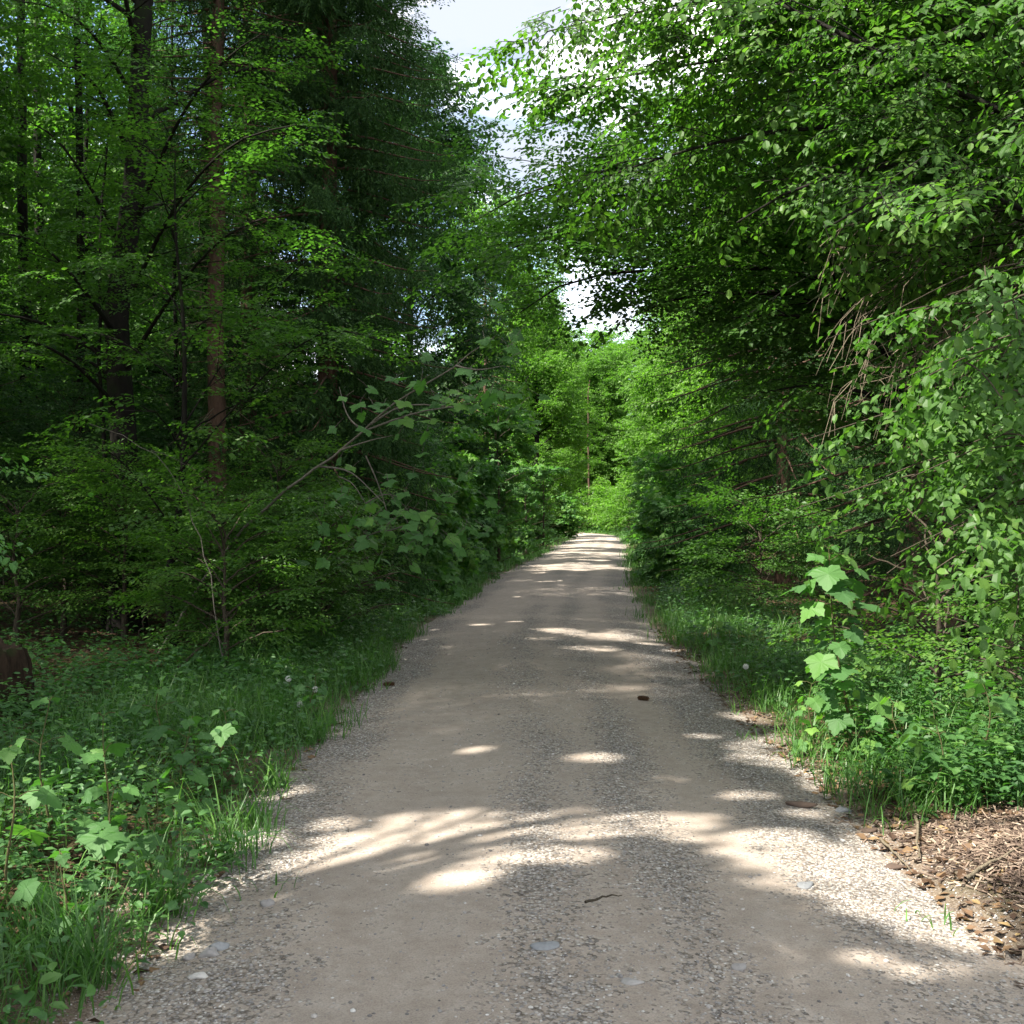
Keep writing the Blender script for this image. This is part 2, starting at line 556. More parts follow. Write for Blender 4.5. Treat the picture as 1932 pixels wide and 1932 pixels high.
# ------------------------------------------------------------------ trees
def limb(W, SP, path, r0, r, gap2=.36, len2=.45, ss=.6, sgap=.24, lo=.18, droop=.12, pitch=-.12, rise=.1, spread=52, r1=.006):
    """woods a limb along path, side branches in its plane and leafy sprays on those"""
    path = np.asarray(path, float)
    n = len(path)
    seg = np.linalg.norm(np.diff(path, axis=0), axis=1)
    cum = np.r_[0, np.cumsum(seg)]
    L = cum[-1]
    W.add(path, np.linspace(r0, r1, n), 6 if r0 > .03 else 4)
    s = lo * L + r.uniform(0, gap2)
    k = 0
    at = lambda q: np.array([np.interp(q, cum, path[:, j]) for j in range(3)])
    while s < L:
        p = at(s)
        t = nrm(at(min(s + .15, L)) - at(max(s - .15, 0)))
        sd = np.cross(t, UP)
        sd = nrm(sd) if np.linalg.norm(sd) > .1 else np.array([1, 0, 0.])
        a = math.radians(r.uniform(spread - 12, spread + 12))
        d = nrm(math.cos(a) * t + math.sin(a) * sd * (1 if k % 2 else -1) + UP * r.uniform(rise - .18, rise + .14))
        l2 = min(1.9, max(.3, len2 * (L - s) + .3)) * r.uniform(.75, 1.2)
        q = np.linspace(0, 1, 5)
        b = p + q[:, None] * l2 * d + (q**2)[:, None] * l2 * (np.array([0, 0, -droop]) + r.normal(0, .07, 3))
        W.add(b, np.linspace(max(.005, .35 * r0 * (1 - .6 * s / L)), .003, 5), 3)
        e = sgap * .7
        j = 0
        while e < l2 + .05:
            f = min(1, e / l2)
            pp = np.array([np.interp(f, q, b[:, i]) for i in range(3)])
            tt = nrm(b[min(4, int(f * 4) + 1)] - b[min(3, int(f * 4))])
            sd2 = np.cross(tt, UP)
            a2 = math.radians(r.uniform(20, 50)) * (1 if j % 2 else -1) * (f < .96)
            dd = nrm(math.cos(a2) * tt + math.sin(a2) * nrm(sd2) + UP * (pitch + r.normal(0, .14)))
            SP.append((pp, dd, UP + r.normal(0, .17, 3), ss * r.uniform(.7, 1.2)))
            e += sgap * r.uniform(.75, 1.3)
            j += 1
        s += gap2 * r.uniform(.7, 1.3)
        k += 1
    t = nrm(path[-1] - path[-2])
    SP.append((path[-1], nrm(t + UP * pitch), UP + r.normal(0, .2, 3), ss))


def auto_limb(p0, az, el, L, r, el2=None, wob=.10, n=9):
    el2 = el - 20 if el2 is None else el2
    d, p, out = None, np.array(p0, float), [np.array(p0, float)]
    az0 = az
    for i in range(n - 1):
        e = math.radians(el + (el2 - el) * i / (n - 2)) + r.normal(0, wob)
        az0 += r.normal(0, wob)
        p = p + L / (n - 1) * np.array([math.cos(az0) * math.cos(e), math.sin(az0) * math.cos(e), math.sin(e)])
        out.append(p)
    return np.array(out)


def broadleaf(name, base, label, cat='tree', group=None, h=17, r0=.17, n_limb=26, z0=3.0, R=3.2, tpl='mid', leafm='beech', bark='beech_bark',
              trunk=None, hand=(), seed=1, az_bias=None, prune=True, clear=None, el=(35, 5), thin=0.0, prof=None, limb_kw=None, hand_kw=None, twigs=False, mult=4, jit=.18, hand_r=.05):
    n_limb = int(n_limb * (1.4 if h > 6 else 1))
    r = np.random.default_rng(seed)
    base = np.array([base[0], base[1], gz(base[0], base[1]) - .05]) if len(base) == 2 else np.array(base, float)
    W, SP = Wood(), []
    if trunk is None:
        t = np.linspace(0, 1, 7)[:, None]
        trunk = base + t * np.array([0, 0, h]) + np.c_[r.normal(0, .012 * h, 7), r.normal(0, .012 * h, 7), np.zeros(7)] * np.minimum(1, t * 3)
    trunk = resample(trunk, 22)
    tt = np.linspace(0, 1, 22)
    rad = r0 * (1 - .9 * tt**1.1) + r0 * .45 * np.exp(-tt * h / .35)
    W.add(trunk, rad, 10)
    hz = trunk[:, 2] - base[2]
    kw = dict(gap2=.36, len2=.45, ss=.6, sgap=.24)
    kw.update(limb_kw or {})
    for i in range(n_limb):
        f = (i + r.uniform(0, .8)) / n_limb
        z = z0 + (h * .98 - z0) * f
        p = np.array([np.interp(z, hz, trunk[:, j]) for j in range(3)])
        az = i * 2.4 + r.normal(0, .35)
        if az_bias is not None and r.uniform() < az_bias[1]:
            az = az_bias[0] + r.normal(0, .7)
        u = (z - z0) / (h - z0)
        L = R * (prof(u) if prof else (.55 + 1.1 * u - 1.45 * u**2.2 + .1)) * r.uniform(.75, 1.15)
        L = max(.6, L)
        e0 = el[0] + 25 * u
        limb(W, SP, auto_limb(p, az, e0, L, r, el[1] + 25 * u), max(.012, .32 * np.interp(z, hz, rad)), r, **kw)
    for hp in hand:
        k2 = dict(kw)
        k2.update(hand_kw or {})
        limb(W, SP, resample(hp, 12), hand_r, r, **k2)
    lod, LV, RN, TW = build_crown(tpl, SP, r, prune, clear, thin, mult, jit)
    if prune and (5, 3) in W.by:
        L_ = W.by[(5, 3)]
        ok = open_to_sun(np.array([p[2] for p, _ in L_]), r) & open_to_sun(np.array([p[4] for p, _ in L_]), r)
        W.by[(5, 3)] = [b for b, k in zip(L_, ok) if k] or L_[:1]
    o = root(name, base, label, cat, group)
    if twigs and len(TW):
        TW = TW[:, ::2] if TW.shape[1] > 4 else TW
        for p in (TW,):
            for q in p:
                W.add(q, (.0035, .0025, .0015)[:len(q)], 3)
    wv, wf = W.get()
    mesh('trunk', wv, [(wf, 0)], M[bark], o, base, smooth=True)
    leaf_mesh('crown', lod, LV, RN, M[leafm], o, base)
    return o


def spruce(name, base, label, cat='tree', group=None, h=18, r0=.15, z0=1.0, R=2.0, tpl='spruce', seed=1, prune=True, clear=None, gapw=.36, dead=(0, 0),
           sl=.42, dens=.10, mult=2, hang=0.0):
    r = np.random.default_rng(seed)
    base = np.array([base[0], base[1], gz(base[0], base[1]) - .05])
    W, SP, D = Wood(), [], Wood()
    trunk = base + np.linspace(0, 1, 16)[:, None] * np.array([0, 0, h]) + np.c_[r.normal(0, .015, 16), r.normal(0, .015, 16), np.zeros(16)]
    tt = np.linspace(0, 1, 16)
    W.add(trunk, r0 * (1 - .93 * tt) + r0 * .5 * np.exp(-tt * h / .3), 10)
    z = z0
    while z < h - .2:
        nb = r.integers(4, 7)
        a0 = r.uniform(0, 6.28)
        for k in range(nb):
            az = a0 + k * 2 * PI / nb + r.normal(0, .2)
            u = (z - z0) / (h - z0)
            L = R * min(1, .75 + u * 1.2) * (1 - u) ** .75 * r.uniform(.7, 1.15) + .15
            q = np.linspace(0, 1, 7)
            o = np.array([math.cos(az), math.sin(az), 0])
            b = np.array([base[0], base[1], base[2] + z + r.normal(0, .08)]) + q[:, None] * L * o + (np.stack([0 * q, 0 * q, .12 * q - .50 * q**1.6 + .16 * q**4], 1) * L)
            W.add(b, np.linspace(.010 + .008 * L, .004, 7), 4)
            sd = np.array([-o[1], o[0], 0])
            m = int(L / dens)
            for i in range(m):
                s = .12 + .88 * (i + r.uniform(0, 1)) / m
                p = np.array([np.interp(s, q, b[:, j]) for j in range(3)])
                g = 1 if i % 2 else -1
                d = sd * g * r.uniform(.25, 1.0) + o * r.uniform(.1, .7) - UP * (r.uniform(.5, 1.5) + hang * r.uniform(.3, 1.6))
                SP.append((p, d, r.normal(0, 1, 3), sl * (1.05 - .45 * s) * r.uniform(.6, 1.25)))
            SP.append((b[-1], o - UP * .3, UP, .3))
        z += gapw * r.uniform(.8, 1.2) * (1 - .4 * (z - z0) / (h - z0))
    zd = dead[0]
    while zd < dead[1]:                                              # bare dead branches low on the stem
        az = r.uniform(0, 6.28)
        L = r.uniform(.5, 1.6)
        b = auto_limb(base + UP * zd, az, r.uniform(-25, 5), L, r, -35, .14, 6)
        D.add(b, np.linspace(.010, .003, 6), 4)
        for _ in range(r.integers(2, 7)):
            i = r.integers(1, 5)
            D.add(auto_limb(b[i], az + r.normal(0, .9), r.uniform(-60, 0), L * r.uniform(.2, .45), r, -60, .2, 4), np.linspace(.004, .0015, 4), 3)
        zd += r.uniform(.06, .22)
    lod, LV, RN, TW = build_crown(tpl, SP, r, prune, clear, 0, mult, .10)
    o = root(name, base, label, cat, group)
    wv, wf = W.get()
    mesh('trunk', wv, [(wf, 0)], M['spruce_bark'], o, base, smooth=True)
    if D.by:
        wv, wf = D.get()
        mesh('dead_branches', wv, [(wf, 0)], M['dead_twig'], o, base, smooth=True)
    leaf_mesh('crown', lod, LV, RN, M['needle'], o, base)
    return o


# ------------------------------------------------------------------ the setting
def axis(pts):
    out = []
    for a, b, s in pts:
        out.append(np.arange(a, b, s))
    return np.unique(np.concatenate(out + [[pts[-1][1]]]).round(4))


def grid(name, xs, ys, zf, m, attrs, kind='structure', rowshift=None):
    X, Y = np.meshgrid(xs, ys)
    if rowshift is not None:
        X = X + rowshift(Y)
    Z = zf(X, Y)
    n, k = X.shape
    i = (np.arange(n - 1)[:, None] * k + np.arange(k - 1)[None]).ravel()
    o = mesh(name, np.stack([X, Y, Z], -1).reshape(-1, 3), [(np.stack([i, i + 1, i + k + 1, i + k], 1), 0)], m,
             vattr={a: f(X, Y).ravel() for a, f in attrs.items()}, smooth=True)
    return tag(o, kind=kind)


ax = axis([(-600, -60, 90), (-60, -12, 3), (-12, -4, .4), (-4, 5, .12), (5, 14, .4), (14, 60, 3), (60, 600, 90)])
ay = axis([(-600, -40, 80), (-40, 0, 2), (0, 16, .15), (16, 40, .4), (40, 120, 1), (120, 200, 8), (200, 700, 100)])
grid('ground', ax, ay, gz, ground_material(), {'lat': lambda x, y: x - xc(y)})
grid('road', np.linspace(-2.0, 2.0, 33), axis([(-20, 0, 1), (0, 20, .15), (20, 60, .4), (60, 130, .7)]), rz, road_material(),
     {'grv': lambda x, y: gravel_mask_np(x - xc(y), x, y)}, rowshift=xc)

# ------------------------------------------------------------------ where sun reaches (read off the photograph)
for px, py, r in [(1150, 1572, .24), (1030, 1585, .22), (910, 1590, .18), (790, 1592, .16), (690, 1595, .16), (560, 1640, .20), (470, 1690, .16),
                  (640, 1650, .12), (760, 1640, .10), (880, 1680, .24), (1000, 1640, .2), (1090, 1650, .16), (1280, 1600, .10), (620, 1570, .14),
                  (1330, 1398, .09), (1400, 1410, .10), (1480, 1432, .12), (1420, 1515, .14), (1520, 1545, .12),
                  (1480, 1590, .20), (1580, 1620, .22), (1650, 1680, .22), (1740, 1720, .20), (1830, 1760, .18), (1560, 1690, .14), (1380, 1620, .12),
                  (1640, 1830, .07), (1720, 1850, .07), (1800, 1840, .06),
                  (900, 1432, .13), (1130, 1448, .13),
                  (1170, 1208, .12), (1220, 1218, .13), (1275, 1228, .14), (820, 1190, .10), (900, 1185, .11), (970, 1182, .10), (930, 1135, .14),
                  (980, 1132, .14), (1140, 1128, .10), (1190, 1132, .10), (800, 1210, .08), (1050, 1070, .8), (1110, 1071, .8), (1090, 1040, .9), (1115, 1026, 1.0), (1030, 1078, .6),
                  (1110, 1588, .33), (900, 1600, .25), (1240, 1580, .22), (700, 1620, .28), (500, 1680, .28), (1550, 1630, .36), (1740, 1715, .36), (1640, 1670, .3), (1420, 1600, .2), (780, 1570, .2)]:
    gap(G(px, py), r * 1.3)
for px, py, r in [(1720, 1610, .40), (1860, 1640, .40), (1900, 1560, .35), (1600, 1480, .3), (1760, 1470, .4), (1900, 1450, .45),
                  (1560, 1400, .4), (1700, 1360, .5), (1860, 1340, .5), (1650, 1420, .5), (1800, 1420, .6), (1500, 1350, .4), (1880, 1400, .6), (1700, 1440, .5), (80, 1720, .36), (40, 1620, .32), (320, 1690, .30), (430, 1600, .28), (190, 1760, .28), (240, 1560, .34), (130, 1640, .3), (520, 1500, .2), (1400, 1200, .45), (1480, 1215, .40), (1350, 1190, .3)]:
    gap(G(px, py), r * 1.45)
for px, py, d, r in [(1570, 1180, 7.4, .45), (1580, 1290, 7.5, .45), (1530, 1360, 7.4, .40), (1640, 1330, 7.2, .5), (1500, 1300, 7.4, .5), (1560, 1120, 7.5, .5), (1700, 700, 5.8, .42), (1600, 800, 5.9, .35), (1800, 760, 5.5, .40), (1560, 950, 5.8, .35),
                     (1650, 930, 5.7, .40), (1780, 900, 5.4, .45), (1850, 560, 5.4, .40), (1500, 660, 6.8, .28), (1750, 540, 6.0, .30), (1880, 1150, 4.9, .4), (1760, 1100, 5.4, .3),
                     (190, 1400, 6.8, .14), (260, 1420, 6.7, .12), (210, 1560, 5.9, .20), (170, 1530, 6, .14), (60, 1700, 4.9, .16), (200, 1750, 4.7, .12), (320, 1640, 5.3, .15),
                     (450, 1560, 5.9, .13), (130, 1195, 15.2, .5), (240, 1205, 15.0, .35), (560, 1290, 11, .2)]:
    gap(P(px, py, d), r)
for px, py, d, r in [(1200, 120, 9.0, .9), (1350, 150, 8.0, .8), (1300, 330, 8.5, .7), (1150, 300, 9.5, .8), (1480, 200, 7.4, .6), (1100, 430, 10.5, .6), (1450, 350, 7.6, .5),
                     (1580, 380, 7, .4), (1250, 20, 9, .9), (1400, 20, 8, .8), (1050, 100, 9.5, .6), (1600, 130, 7, .4), (1200, 480, 10.5, .4),
                     (450, 220, 12.5, .5), (540, 260, 12.3, .35), (380, 210, 12.8, .35), (460, 390, 12.3, .25), (430, 80, 12.8, .35), (610, 480, 11.8, .3), (700, 560, 11.8, .2), (70, 230, 15, .7), (40, 90, 15, .5),
                     (520, 890, 12, .18), (440, 1130, 11.6, .2), (560, 1110, 11.5, .2)]:
    gap(P(px, py, d), r, -2.2)
for px, py, d, r in [(1030, 700, 55.5, 1.0), (1060, 600, 56, 1.0), (1045, 800, 55.5, 1.0), (1075, 880, 56, .9), (1010, 620, 55.5, .8), (1085, 720, 57, .9), (1080, 640, 56, .8), (1020, 900, 55.5, .8), (985, 860, 34, .6), (1000, 920, 34, .6), (985, 790, 34, .5),
                     (870, 1000, 24.5, .4), (850, 930, 24.5, .4), (930, 980, 29, .4), (960, 1062, 36, .5), (925, 1082, 30, .45), (1000, 1050, 41, .5), (1010, 980, 41, .5), (900, 900, 25, .5), (950, 880, 30, .6), (900, 980, 26, .5), (1000, 860, 36, .7), (970, 1000, 33, .6), (1030, 1000, 47, .8), (940, 760, 39, .7), (960, 650, 43, .9),
                     (1220, 1045, 32, .7), (1280, 1055, 29, .6), (1200, 1020, 38, .8), (1230, 960, 32, .8), (1190, 940, 40, .9), (1260, 1000, 31, .6), (1200, 860, 44, 1.0)]:
    gap(P(px, py, d), r)

rq = np.random.default_rng(19)
for _ in range(18):
    gap((rq.uniform(-9, -3.2), rq.uniform(11.5, 23), rq.uniform(.8, 10)), rq.uniform(.25, .6))
road_clear = lambda c: (np.abs(c[:, 0] - xc(c[:, 1])) < 1.75 + .38 * sn(c[:, 1] + c[:, 0] * .6, c[:, 2] * 1.3, 2.3, 5)) & (c[:, 2] < 3.2) & (c[:, 1] < 60)
near_clear = lambda c: ((np.abs(c[:, 0] - xc(c[:, 1])) < 1.25) & (c[:, 2] < 3.3)) | (c[:, 1] < 3.4) & (c[:, 2] < 3.4)

# ---- right side: the big beech whose boughs hang over the road
bx = lambda *pts: np.array([P(*p) for p in pts])
B1 = np.array([4.7, 7.6, 0.1])
t1 = np.array([[4.7, 7.6, 0], [4.65, 7.6, 3], [4.8, 7.7, 7], [4.7, 7.5, 12], [4.8, 7.6, 16]])
hand1 = [np.array([[4.68, 7.6, 2.6], P(2150, 300, 7.2), P(1932, 235, 7), P(1700, 120, 7.1), P(1500, 20, 7.4), P(1330, -60, 8.2)]),
         np.array([[4.68, 7.6, 3.2], P(2000, 160, 8), P(1750, 60, 8.2), P(1500, 90, 8.6), P(1250, 130, 9.2), P(1090, 160, 9.6)]),
         np.array([[4.68, 7.6, 3.6], P(1900, 100, 9), P(1550, -20, 9.3), P(1250, 10, 9.8), P(1030, 60, 10)]),
         np.array([[4.68, 7.6, 3.0], P(1800, 260, 8.4), P(1560, 230, 8.2), P(1330, 270, 8.6), P(1150, 330, 9.2)]),
         np.array([[4.68, 7.6, 2.7], P(1900, 330, 7.4), P(1700, 300, 7.2), P(1500, 350, 7.3), P(1390, 420, 7.4)]),
         np.array([[4.68, 7.6, 4.2], [3.5, 8.2, 5.6], [2.2, 8.6, 6.4], [1.1, 9.0, 6.6]]),
         np.array([[4.68, 7.6, 4.6], [3.6, 7.2, 6.2], [2.4, 6.8, 7.2], [1.3, 6.4, 7.6]]),
         np.array([[4.68, 7.6, 2.9], P(1950, 400, 6.6), P(1800, 340, 6.3), P(1650, 370, 6.3), P(1560, 430, 6.4)])]
broadleaf('beech_tree', B1, 'big beech whose bright boughs arch over the road from the right', h=16, r0=.2, n_limb=26, z0=4.5, R=3.2, trunk=t1, hand=hand1, tpl='near',
          seed=3, clear=near_clear, hand_kw=dict(gap2=.32, len2=.5, ss=.55, sgap=.22, pitch=-.28, droop=.2), az_bias=(PI, .25), twigs=True, mult=4, jit=.15, hand_r=.035)
hand2 = [np.array([[4.9, 12, 2.6], P(1600, 420, 11.6), P(1350, 400, 11.5), P(1150, 430, 11.8), P(1000, 450, 12.2), P(900, 500, 12.6)]),
         np.array([[4.9, 12, 3.0], P(1500, 300, 12), P(1250, 300, 12), P(1080, 335, 12.4), P(970, 370, 12.8), P(890, 420, 13)]),
         np.array([[4.9, 12, 2.2], P(1600, 520, 11), P(1400, 500, 11), P(1230, 510, 11.4), P(1080, 520, 11.8), P(980, 590, 12.2)]),
         np.array([[4.9, 12, 2.0], P(1600, 560, 11.4), P(1400, 550, 11.5), P(1270, 560, 11.8), P(1190, 600, 12.0)]),
         np.array([[4.9, 12, 3.6], P(1600, 230, 11.6), P(1320, 180, 11.4), P(1130, 210, 11.8), P(1010, 240, 12)]),
         np.array([[4.9, 12, 1.9], P(1650, 620, 10.6), P(1500, 590, 10.4), P(1380, 600, 10.6)]),
         np.array([[4.9, 12, 1.5], P(1700, 760, 10.6), P(1560, 720, 10.2), P(1440, 740, 10.2)]),
         np.array([[4.9, 12, 2.4], P(1560, 480, 13), P(1360, 440, 13.4), P(1200, 450, 14), P(1040, 430, 14.5), P(930, 440, 14.8)]),
         np.array([[4.9, 12, 2.8], P(1500, 400, 13), P(1250, 370, 13.2), P(1080, 390, 13.6), P(950, 350, 14)])]
broadleaf('beech_tree', (4.9, 12.0), 'beech behind the first, its lower boughs dark and layered over the road', h=14, r0=.17, n_limb=22, z0=3.6, R=3.0, mult=3, hand=hand2, tpl='mid', leafm='beech',
          seed=4, clear=road_clear, hand_kw=dict(gap2=.28, len2=.5, ss=.6, sgap=.19, lo=.12), az_bias=(PI, .2))
# low beech with glossy drooping shoots at the frame's right edge
B3 = (3.6, 5.6)
hand3 = []
r3 = np.random.default_rng(8)
for (px, py, d), z in [((1560, 640, 5.9), 2.3), ((1700, 580, 5.6), 2.6), ((1690, 720, 5.4), 2.3), ((1520, 830, 6.0), 2.0), ((1600, 930, 5.6), 1.8), ((1500, 960, 6.0), 1.7), ((1720, 900, 5.2), 1.9),
                       ((1680, 1050, 5.4), 1.5), ((1800, 980, 5.0), 1.7), ((1790, 700, 5.0), 2.2), ((1870, 580, 5.0), 2.5), ((1870, 830, 4.8), 1.9), ((1720, 1140, 5.3), 1.2), ((1850, 1150, 4.9), 1.1),
                       ((1890, 1230, 4.8), .9), ((1900, 1020, 4.9), 1.4), ((1740, 800, 6.0), 2.0), ((1850, 700, 6), 2.2), ((1800, 1040, 6.2), 1.4)]:
    e = P(px, py, d)
    s = np.array([3.6, 5.7, z + .15])
    m1 = s + (e - s) * .4 + UP * r3.uniform(.12, .3)
    m2 = s + (e - s) * .75 + UP * r3.uniform(.10, .22)
    hand3.append(np.array([s, m1, m2, e]))
broadleaf('beech_tree', B3, 'low beech with glossy drooping leaves close at the right edge', h=3.6, r0=.07, n_limb=4, z0=1.6, R=1.2, hand=hand3, tpl='near', seed=6, prune=True,
          clear=near_clear, hand_kw=dict(gap2=.24, len2=.42, ss=.46, sgap=.17, droop=.26, pitch=-.30, lo=.30, r1=.002), bark='twig', mult=1, hand_r=.010)
# spruces on the right
sp1 = spruce('spruce_tree', (4.6, 9.6), 'spruce with a curtain of bare drooping twigs among the right beech boughs', h=15, r0=.16, z0=4.6, R=2.0, seed=12, dead=(1.0, 4.8), clear=near_clear)
DW = Wood()
rd = np.random.default_rng(21)
for _ in range(42):
    s = np.array([4.3, 9.0, 3.4]) + rd.normal(0, 1, 3) * [.2, .5, .5]
    e = P(rd.uniform(1540, 1880), rd.uniform(420, 760), rd.uniform(6.6, 8.0))
    e[2] = min(e[2], s[2] + .2)
    m1 = s + (e - s) * .45 + UP * rd.uniform(.05, .35)
    m2 = s + (e - s) * .8 + UP * rd.uniform(.0, .22)
    b = resample(np.array([s, m1, m2, e, e + np.array([-.1, 0, -1]) * rd.uniform(.1, .35)]), 12)
    b[1:-1] += rd.normal(0, .015, (10, 3))
    DW.add(b, np.linspace(rd.uniform(.006, .013), .002, 12), 4)
    for _ in range(rd.integers(3, 9)):
        i = rd.integers(3, 11)
        d = nrm(b[i] - b[i - 1])
        d = nrm(d + rd.normal(0, .5, 3) + np.array([0, 0, -.5]))
        q = np.linspace(0, 1, 5)[:, None]
        L = rd.uniform(.15, .5)
        DW.add(b[i] + q * L * d + q**2 * L * np.array([0, 0, -.4]) + rd.normal(0, .008, (5, 3)) * q, np.linspace(.003, .001, 5), 3)
dv, df = DW.get()
mesh('drooping_twigs', dv, [(df, 0)], M['dead_twig'], sp1, np.array(sp1.location), smooth=True)
spruce('spruce_tree', (5.4, 15.5), 'dark spruce in deep shade behind the right beeches', h=15, R=2.4, z0=.7, r0=.15, seed=13, clear=road_clear)
spruce('spruce_tree', (5.1, 21.5), 'spruce with hanging fringes beside the small patch of blue sky', h=13, R=3.3, z0=1.2, r0=.15, seed=14, clear=road_clear)
broadleaf('beech_tree', (6.4, 27), 'leafy beech past the fringed spruce right of the road', h=10, r0=.13, n_limb=30, z0=.8, R=2.6, tpl='mid', seed=15, clear=road_clear)
broadleaf('maple_tree', (6.6, 35), 'young maple with pale sunlit leaves on the right roadside', h=8.5, r0=.10, n_limb=34, z0=.5, R=2.6, tpl='far', leafm='far_leaf', seed=16, clear=road_clear)
broadleaf('hornbeam_tree', (7.3, 45), 'bright feathery hornbeam leaning in from the right far down the road', h=12, r0=.14, n_limb=36, z0=.8, R=3.2, mult=6, tpl='far', leafm='far_leaf', seed=17, clear=road_clear)
broadleaf('hornbeam_tree', (9.0, 58), 'tall sunlit hornbeam just before the road bends, right side', h=13.5, r0=.15, n_limb=36, z0=.8, R=3.4, mult=6, tpl='far', leafm='far_leaf', seed=18, clear=road_clear)

# ---- left side
t2 = bx((240, 1196, 15), (238, 1050, 15), (235, 800, 15), (214, 620, 15), (235, 480, 15), (258, 330, 15), (262, 150, 15), (278, -100, 15), (290, -450, 15), (300, -800, 15), (310, -1300, 15))
hand4 = [bx((245, 560, 15), (330, 380, 13.6), (440, 260, 12.8), (560, 235, 12.4)), bx((255, 420, 15), (330, 230, 13.8), (420, 110, 13), (500, 60, 12.8)),
         bx((235, 700, 15), (320, 560, 13.6), (420, 440, 12.6), (530, 400, 12.2)), 
         bx((250, 500, 15), (160, 330, 14), (90, 240, 13.6), (20, 220, 13.4)), bx((225, 640, 15), (140, 520, 14), (70, 450, 13.5), (0, 440, 13)),
         bx((232, 780, 15), (140, 680, 14), (60, 640, 13.5), (-20, 650, 13)), bx((262, 200, 15), (180, 60, 14), (100, 10, 13.5), (20, 0, 13.2))]
broadleaf('beech_tree', (t2[0][0], 15, gz(t2[0][0], 15) - .05), 'dark wavy-stemmed beech, nearest thick trunk on the left', h=t2[-1][2], r0=.19, n_limb=24, z0=3.0, R=3.0, mult=2, az_bias=(2.5, .65), hand_r=.035, trunk=t2, hand=hand4, tpl='mid', seed=22,
          hand_kw=dict(gap2=.30, len2=.45, ss=.55, sgap=.2), clear=road_clear)
spruce('spruce_tree', (P(410, 0, 17)[0], 17), 'spruce with a straight reddish-brown bare trunk beside the dark beech', h=22, r0=.15, z0=6.5, R=1.6, hang=.8, seed=23, dead=(.8, 6.5))
spruce('spruce_tree', (P(470, 0, 19.5)[0], 19.5), 'second bare-stemmed spruce, half hidden behind the reddish trunk', h=22, r0=.17, z0=6, R=1.9, hang=.8, seed=24, dead=(1.5, 6))
spruce('spruce_tree', (P(610, 0, 17.5)[0], 18), 'tall dark spruce with long hanging curtains of needles, left of the sky', h=25, r0=.18, z0=.6, R=2.3, prune=False, seed=25, clear=road_clear, sl=.6, dens=.08, mult=3, hang=1.0)
# young beech with sprays reaching right in front of the dark spruce
bY = np.array([P(330, 0, 12.6)[0], 12.6, gz(P(330, 0, 12.6)[0], 12.6) - .05])
handY = [np.array([bY + UP * 2.4, P(460, 620, 12.4), P(560, 500, 12), P(640, 455, 11.8)]), np.array([bY + UP * 2.0, P(500, 700, 12.2), P(620, 610, 11.9), P(740, 650, 11.6)]),
         np.array([bY + UP * .9, P(450, 950, 12), P(560, 930, 11.7), P(640, 960, 11.5)]), np.array([bY + UP * 1.4, P(230, 860, 12), P(150, 830, 11.8)])]
broadleaf('beech_tree', bY, 'slender young beech with leafy layers reaching right before the dark spruce', h=5.6, r0=.05, n_limb=10, z0=1.0, R=1.3, tpl='mid', seed=26, mult=2, jit=.1, hand_r=.014, hand=handY, clear=road_clear,
          hand_kw=dict(gap2=.26, len2=.45, ss=.5, sgap=.18))
broadleaf('beech_tree', (-4.0, 25), 'tall dark beech outlined against the white sky on the left', h=23, r0=.2, n_limb=50, z0=1.5, R=3.8, tpl='mid', leafm='beech_shaded', seed=27, clear=road_clear,
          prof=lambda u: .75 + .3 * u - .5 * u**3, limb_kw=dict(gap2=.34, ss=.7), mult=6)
broadleaf('beech_tree', (-5.6, 21.5), 'dense beech filling the wood behind the curtain spruce', h=22, r0=.19, n_limb=44, z0=2, R=3.6, tpl='mid', leafm='beech_shaded', seed=28, clear=road_clear)
broadleaf('beech_tree', (-2.9, 33), 'mid-height beech with twigs sticking up into the sky gap', h=13.8, r0=.17, n_limb=44, z0=1.2, R=3.5, mult=7, tpl='far', leafm='beech_shaded', seed=29, clear=road_clear)
broadleaf('beech_tree', (-.9, 44), 'tree with a thin dark stem on the left before the bright maples', h=13.5, r0=.16, n_limb=30, z0=5.0, R=2.3, mult=5, tpl='far', leafm='far_leaf', bark='spruce_bark', seed=30, clear=road_clear)
spruce('spruce_tree', (-.9, 38.5), 'grey-green spruce with hanging twigs behind the bare leaning branch', h=10, r0=.13, z0=3.0, R=1.6, seed=31, tpl='spruce_far', clear=road_clear, dens=.14)
broadleaf('maple_tree', (1.2, 57), 'vivid sunlit maple at the left bend of the road', h=13.5, r0=.17, n_limb=44, z0=1.0, R=3.1, mult=7, tpl='far', leafm='far_leaf', seed=32, clear=road_clear)
broadleaf('maple_tree', (1.9, 70), 'yellow-green maple farther down, below the small sky patch', h=13.5, r0=.17, n_limb=44, z0=.8, R=3.2, mult=7, tpl='far', leafm='far_leaf', seed=33, clear=road_clear, prune=False)
hb = broadleaf('hornbeam_tree', (4.6, 100), 'bright round-crowned tree at the very end of the road', h=15.5, r0=.18, n_limb=40, z0=3.0, R=4.0, mult=6, tpl='far', leafm='far_leaf', seed=34, prune=False, limb_kw=dict(ss=.9, sgap=.34, gap2=.5))
broadleaf('hornbeam_tree', (11.5, 84), 'light green tree closing the road view on the right', h=14.5, r0=.18, n_limb=40, z0=1.2, R=4.2, mult=6, tpl='far', leafm='far_leaf', seed=35, prune=False, limb_kw=dict(ss=.9, sgap=.34, gap2=.5))

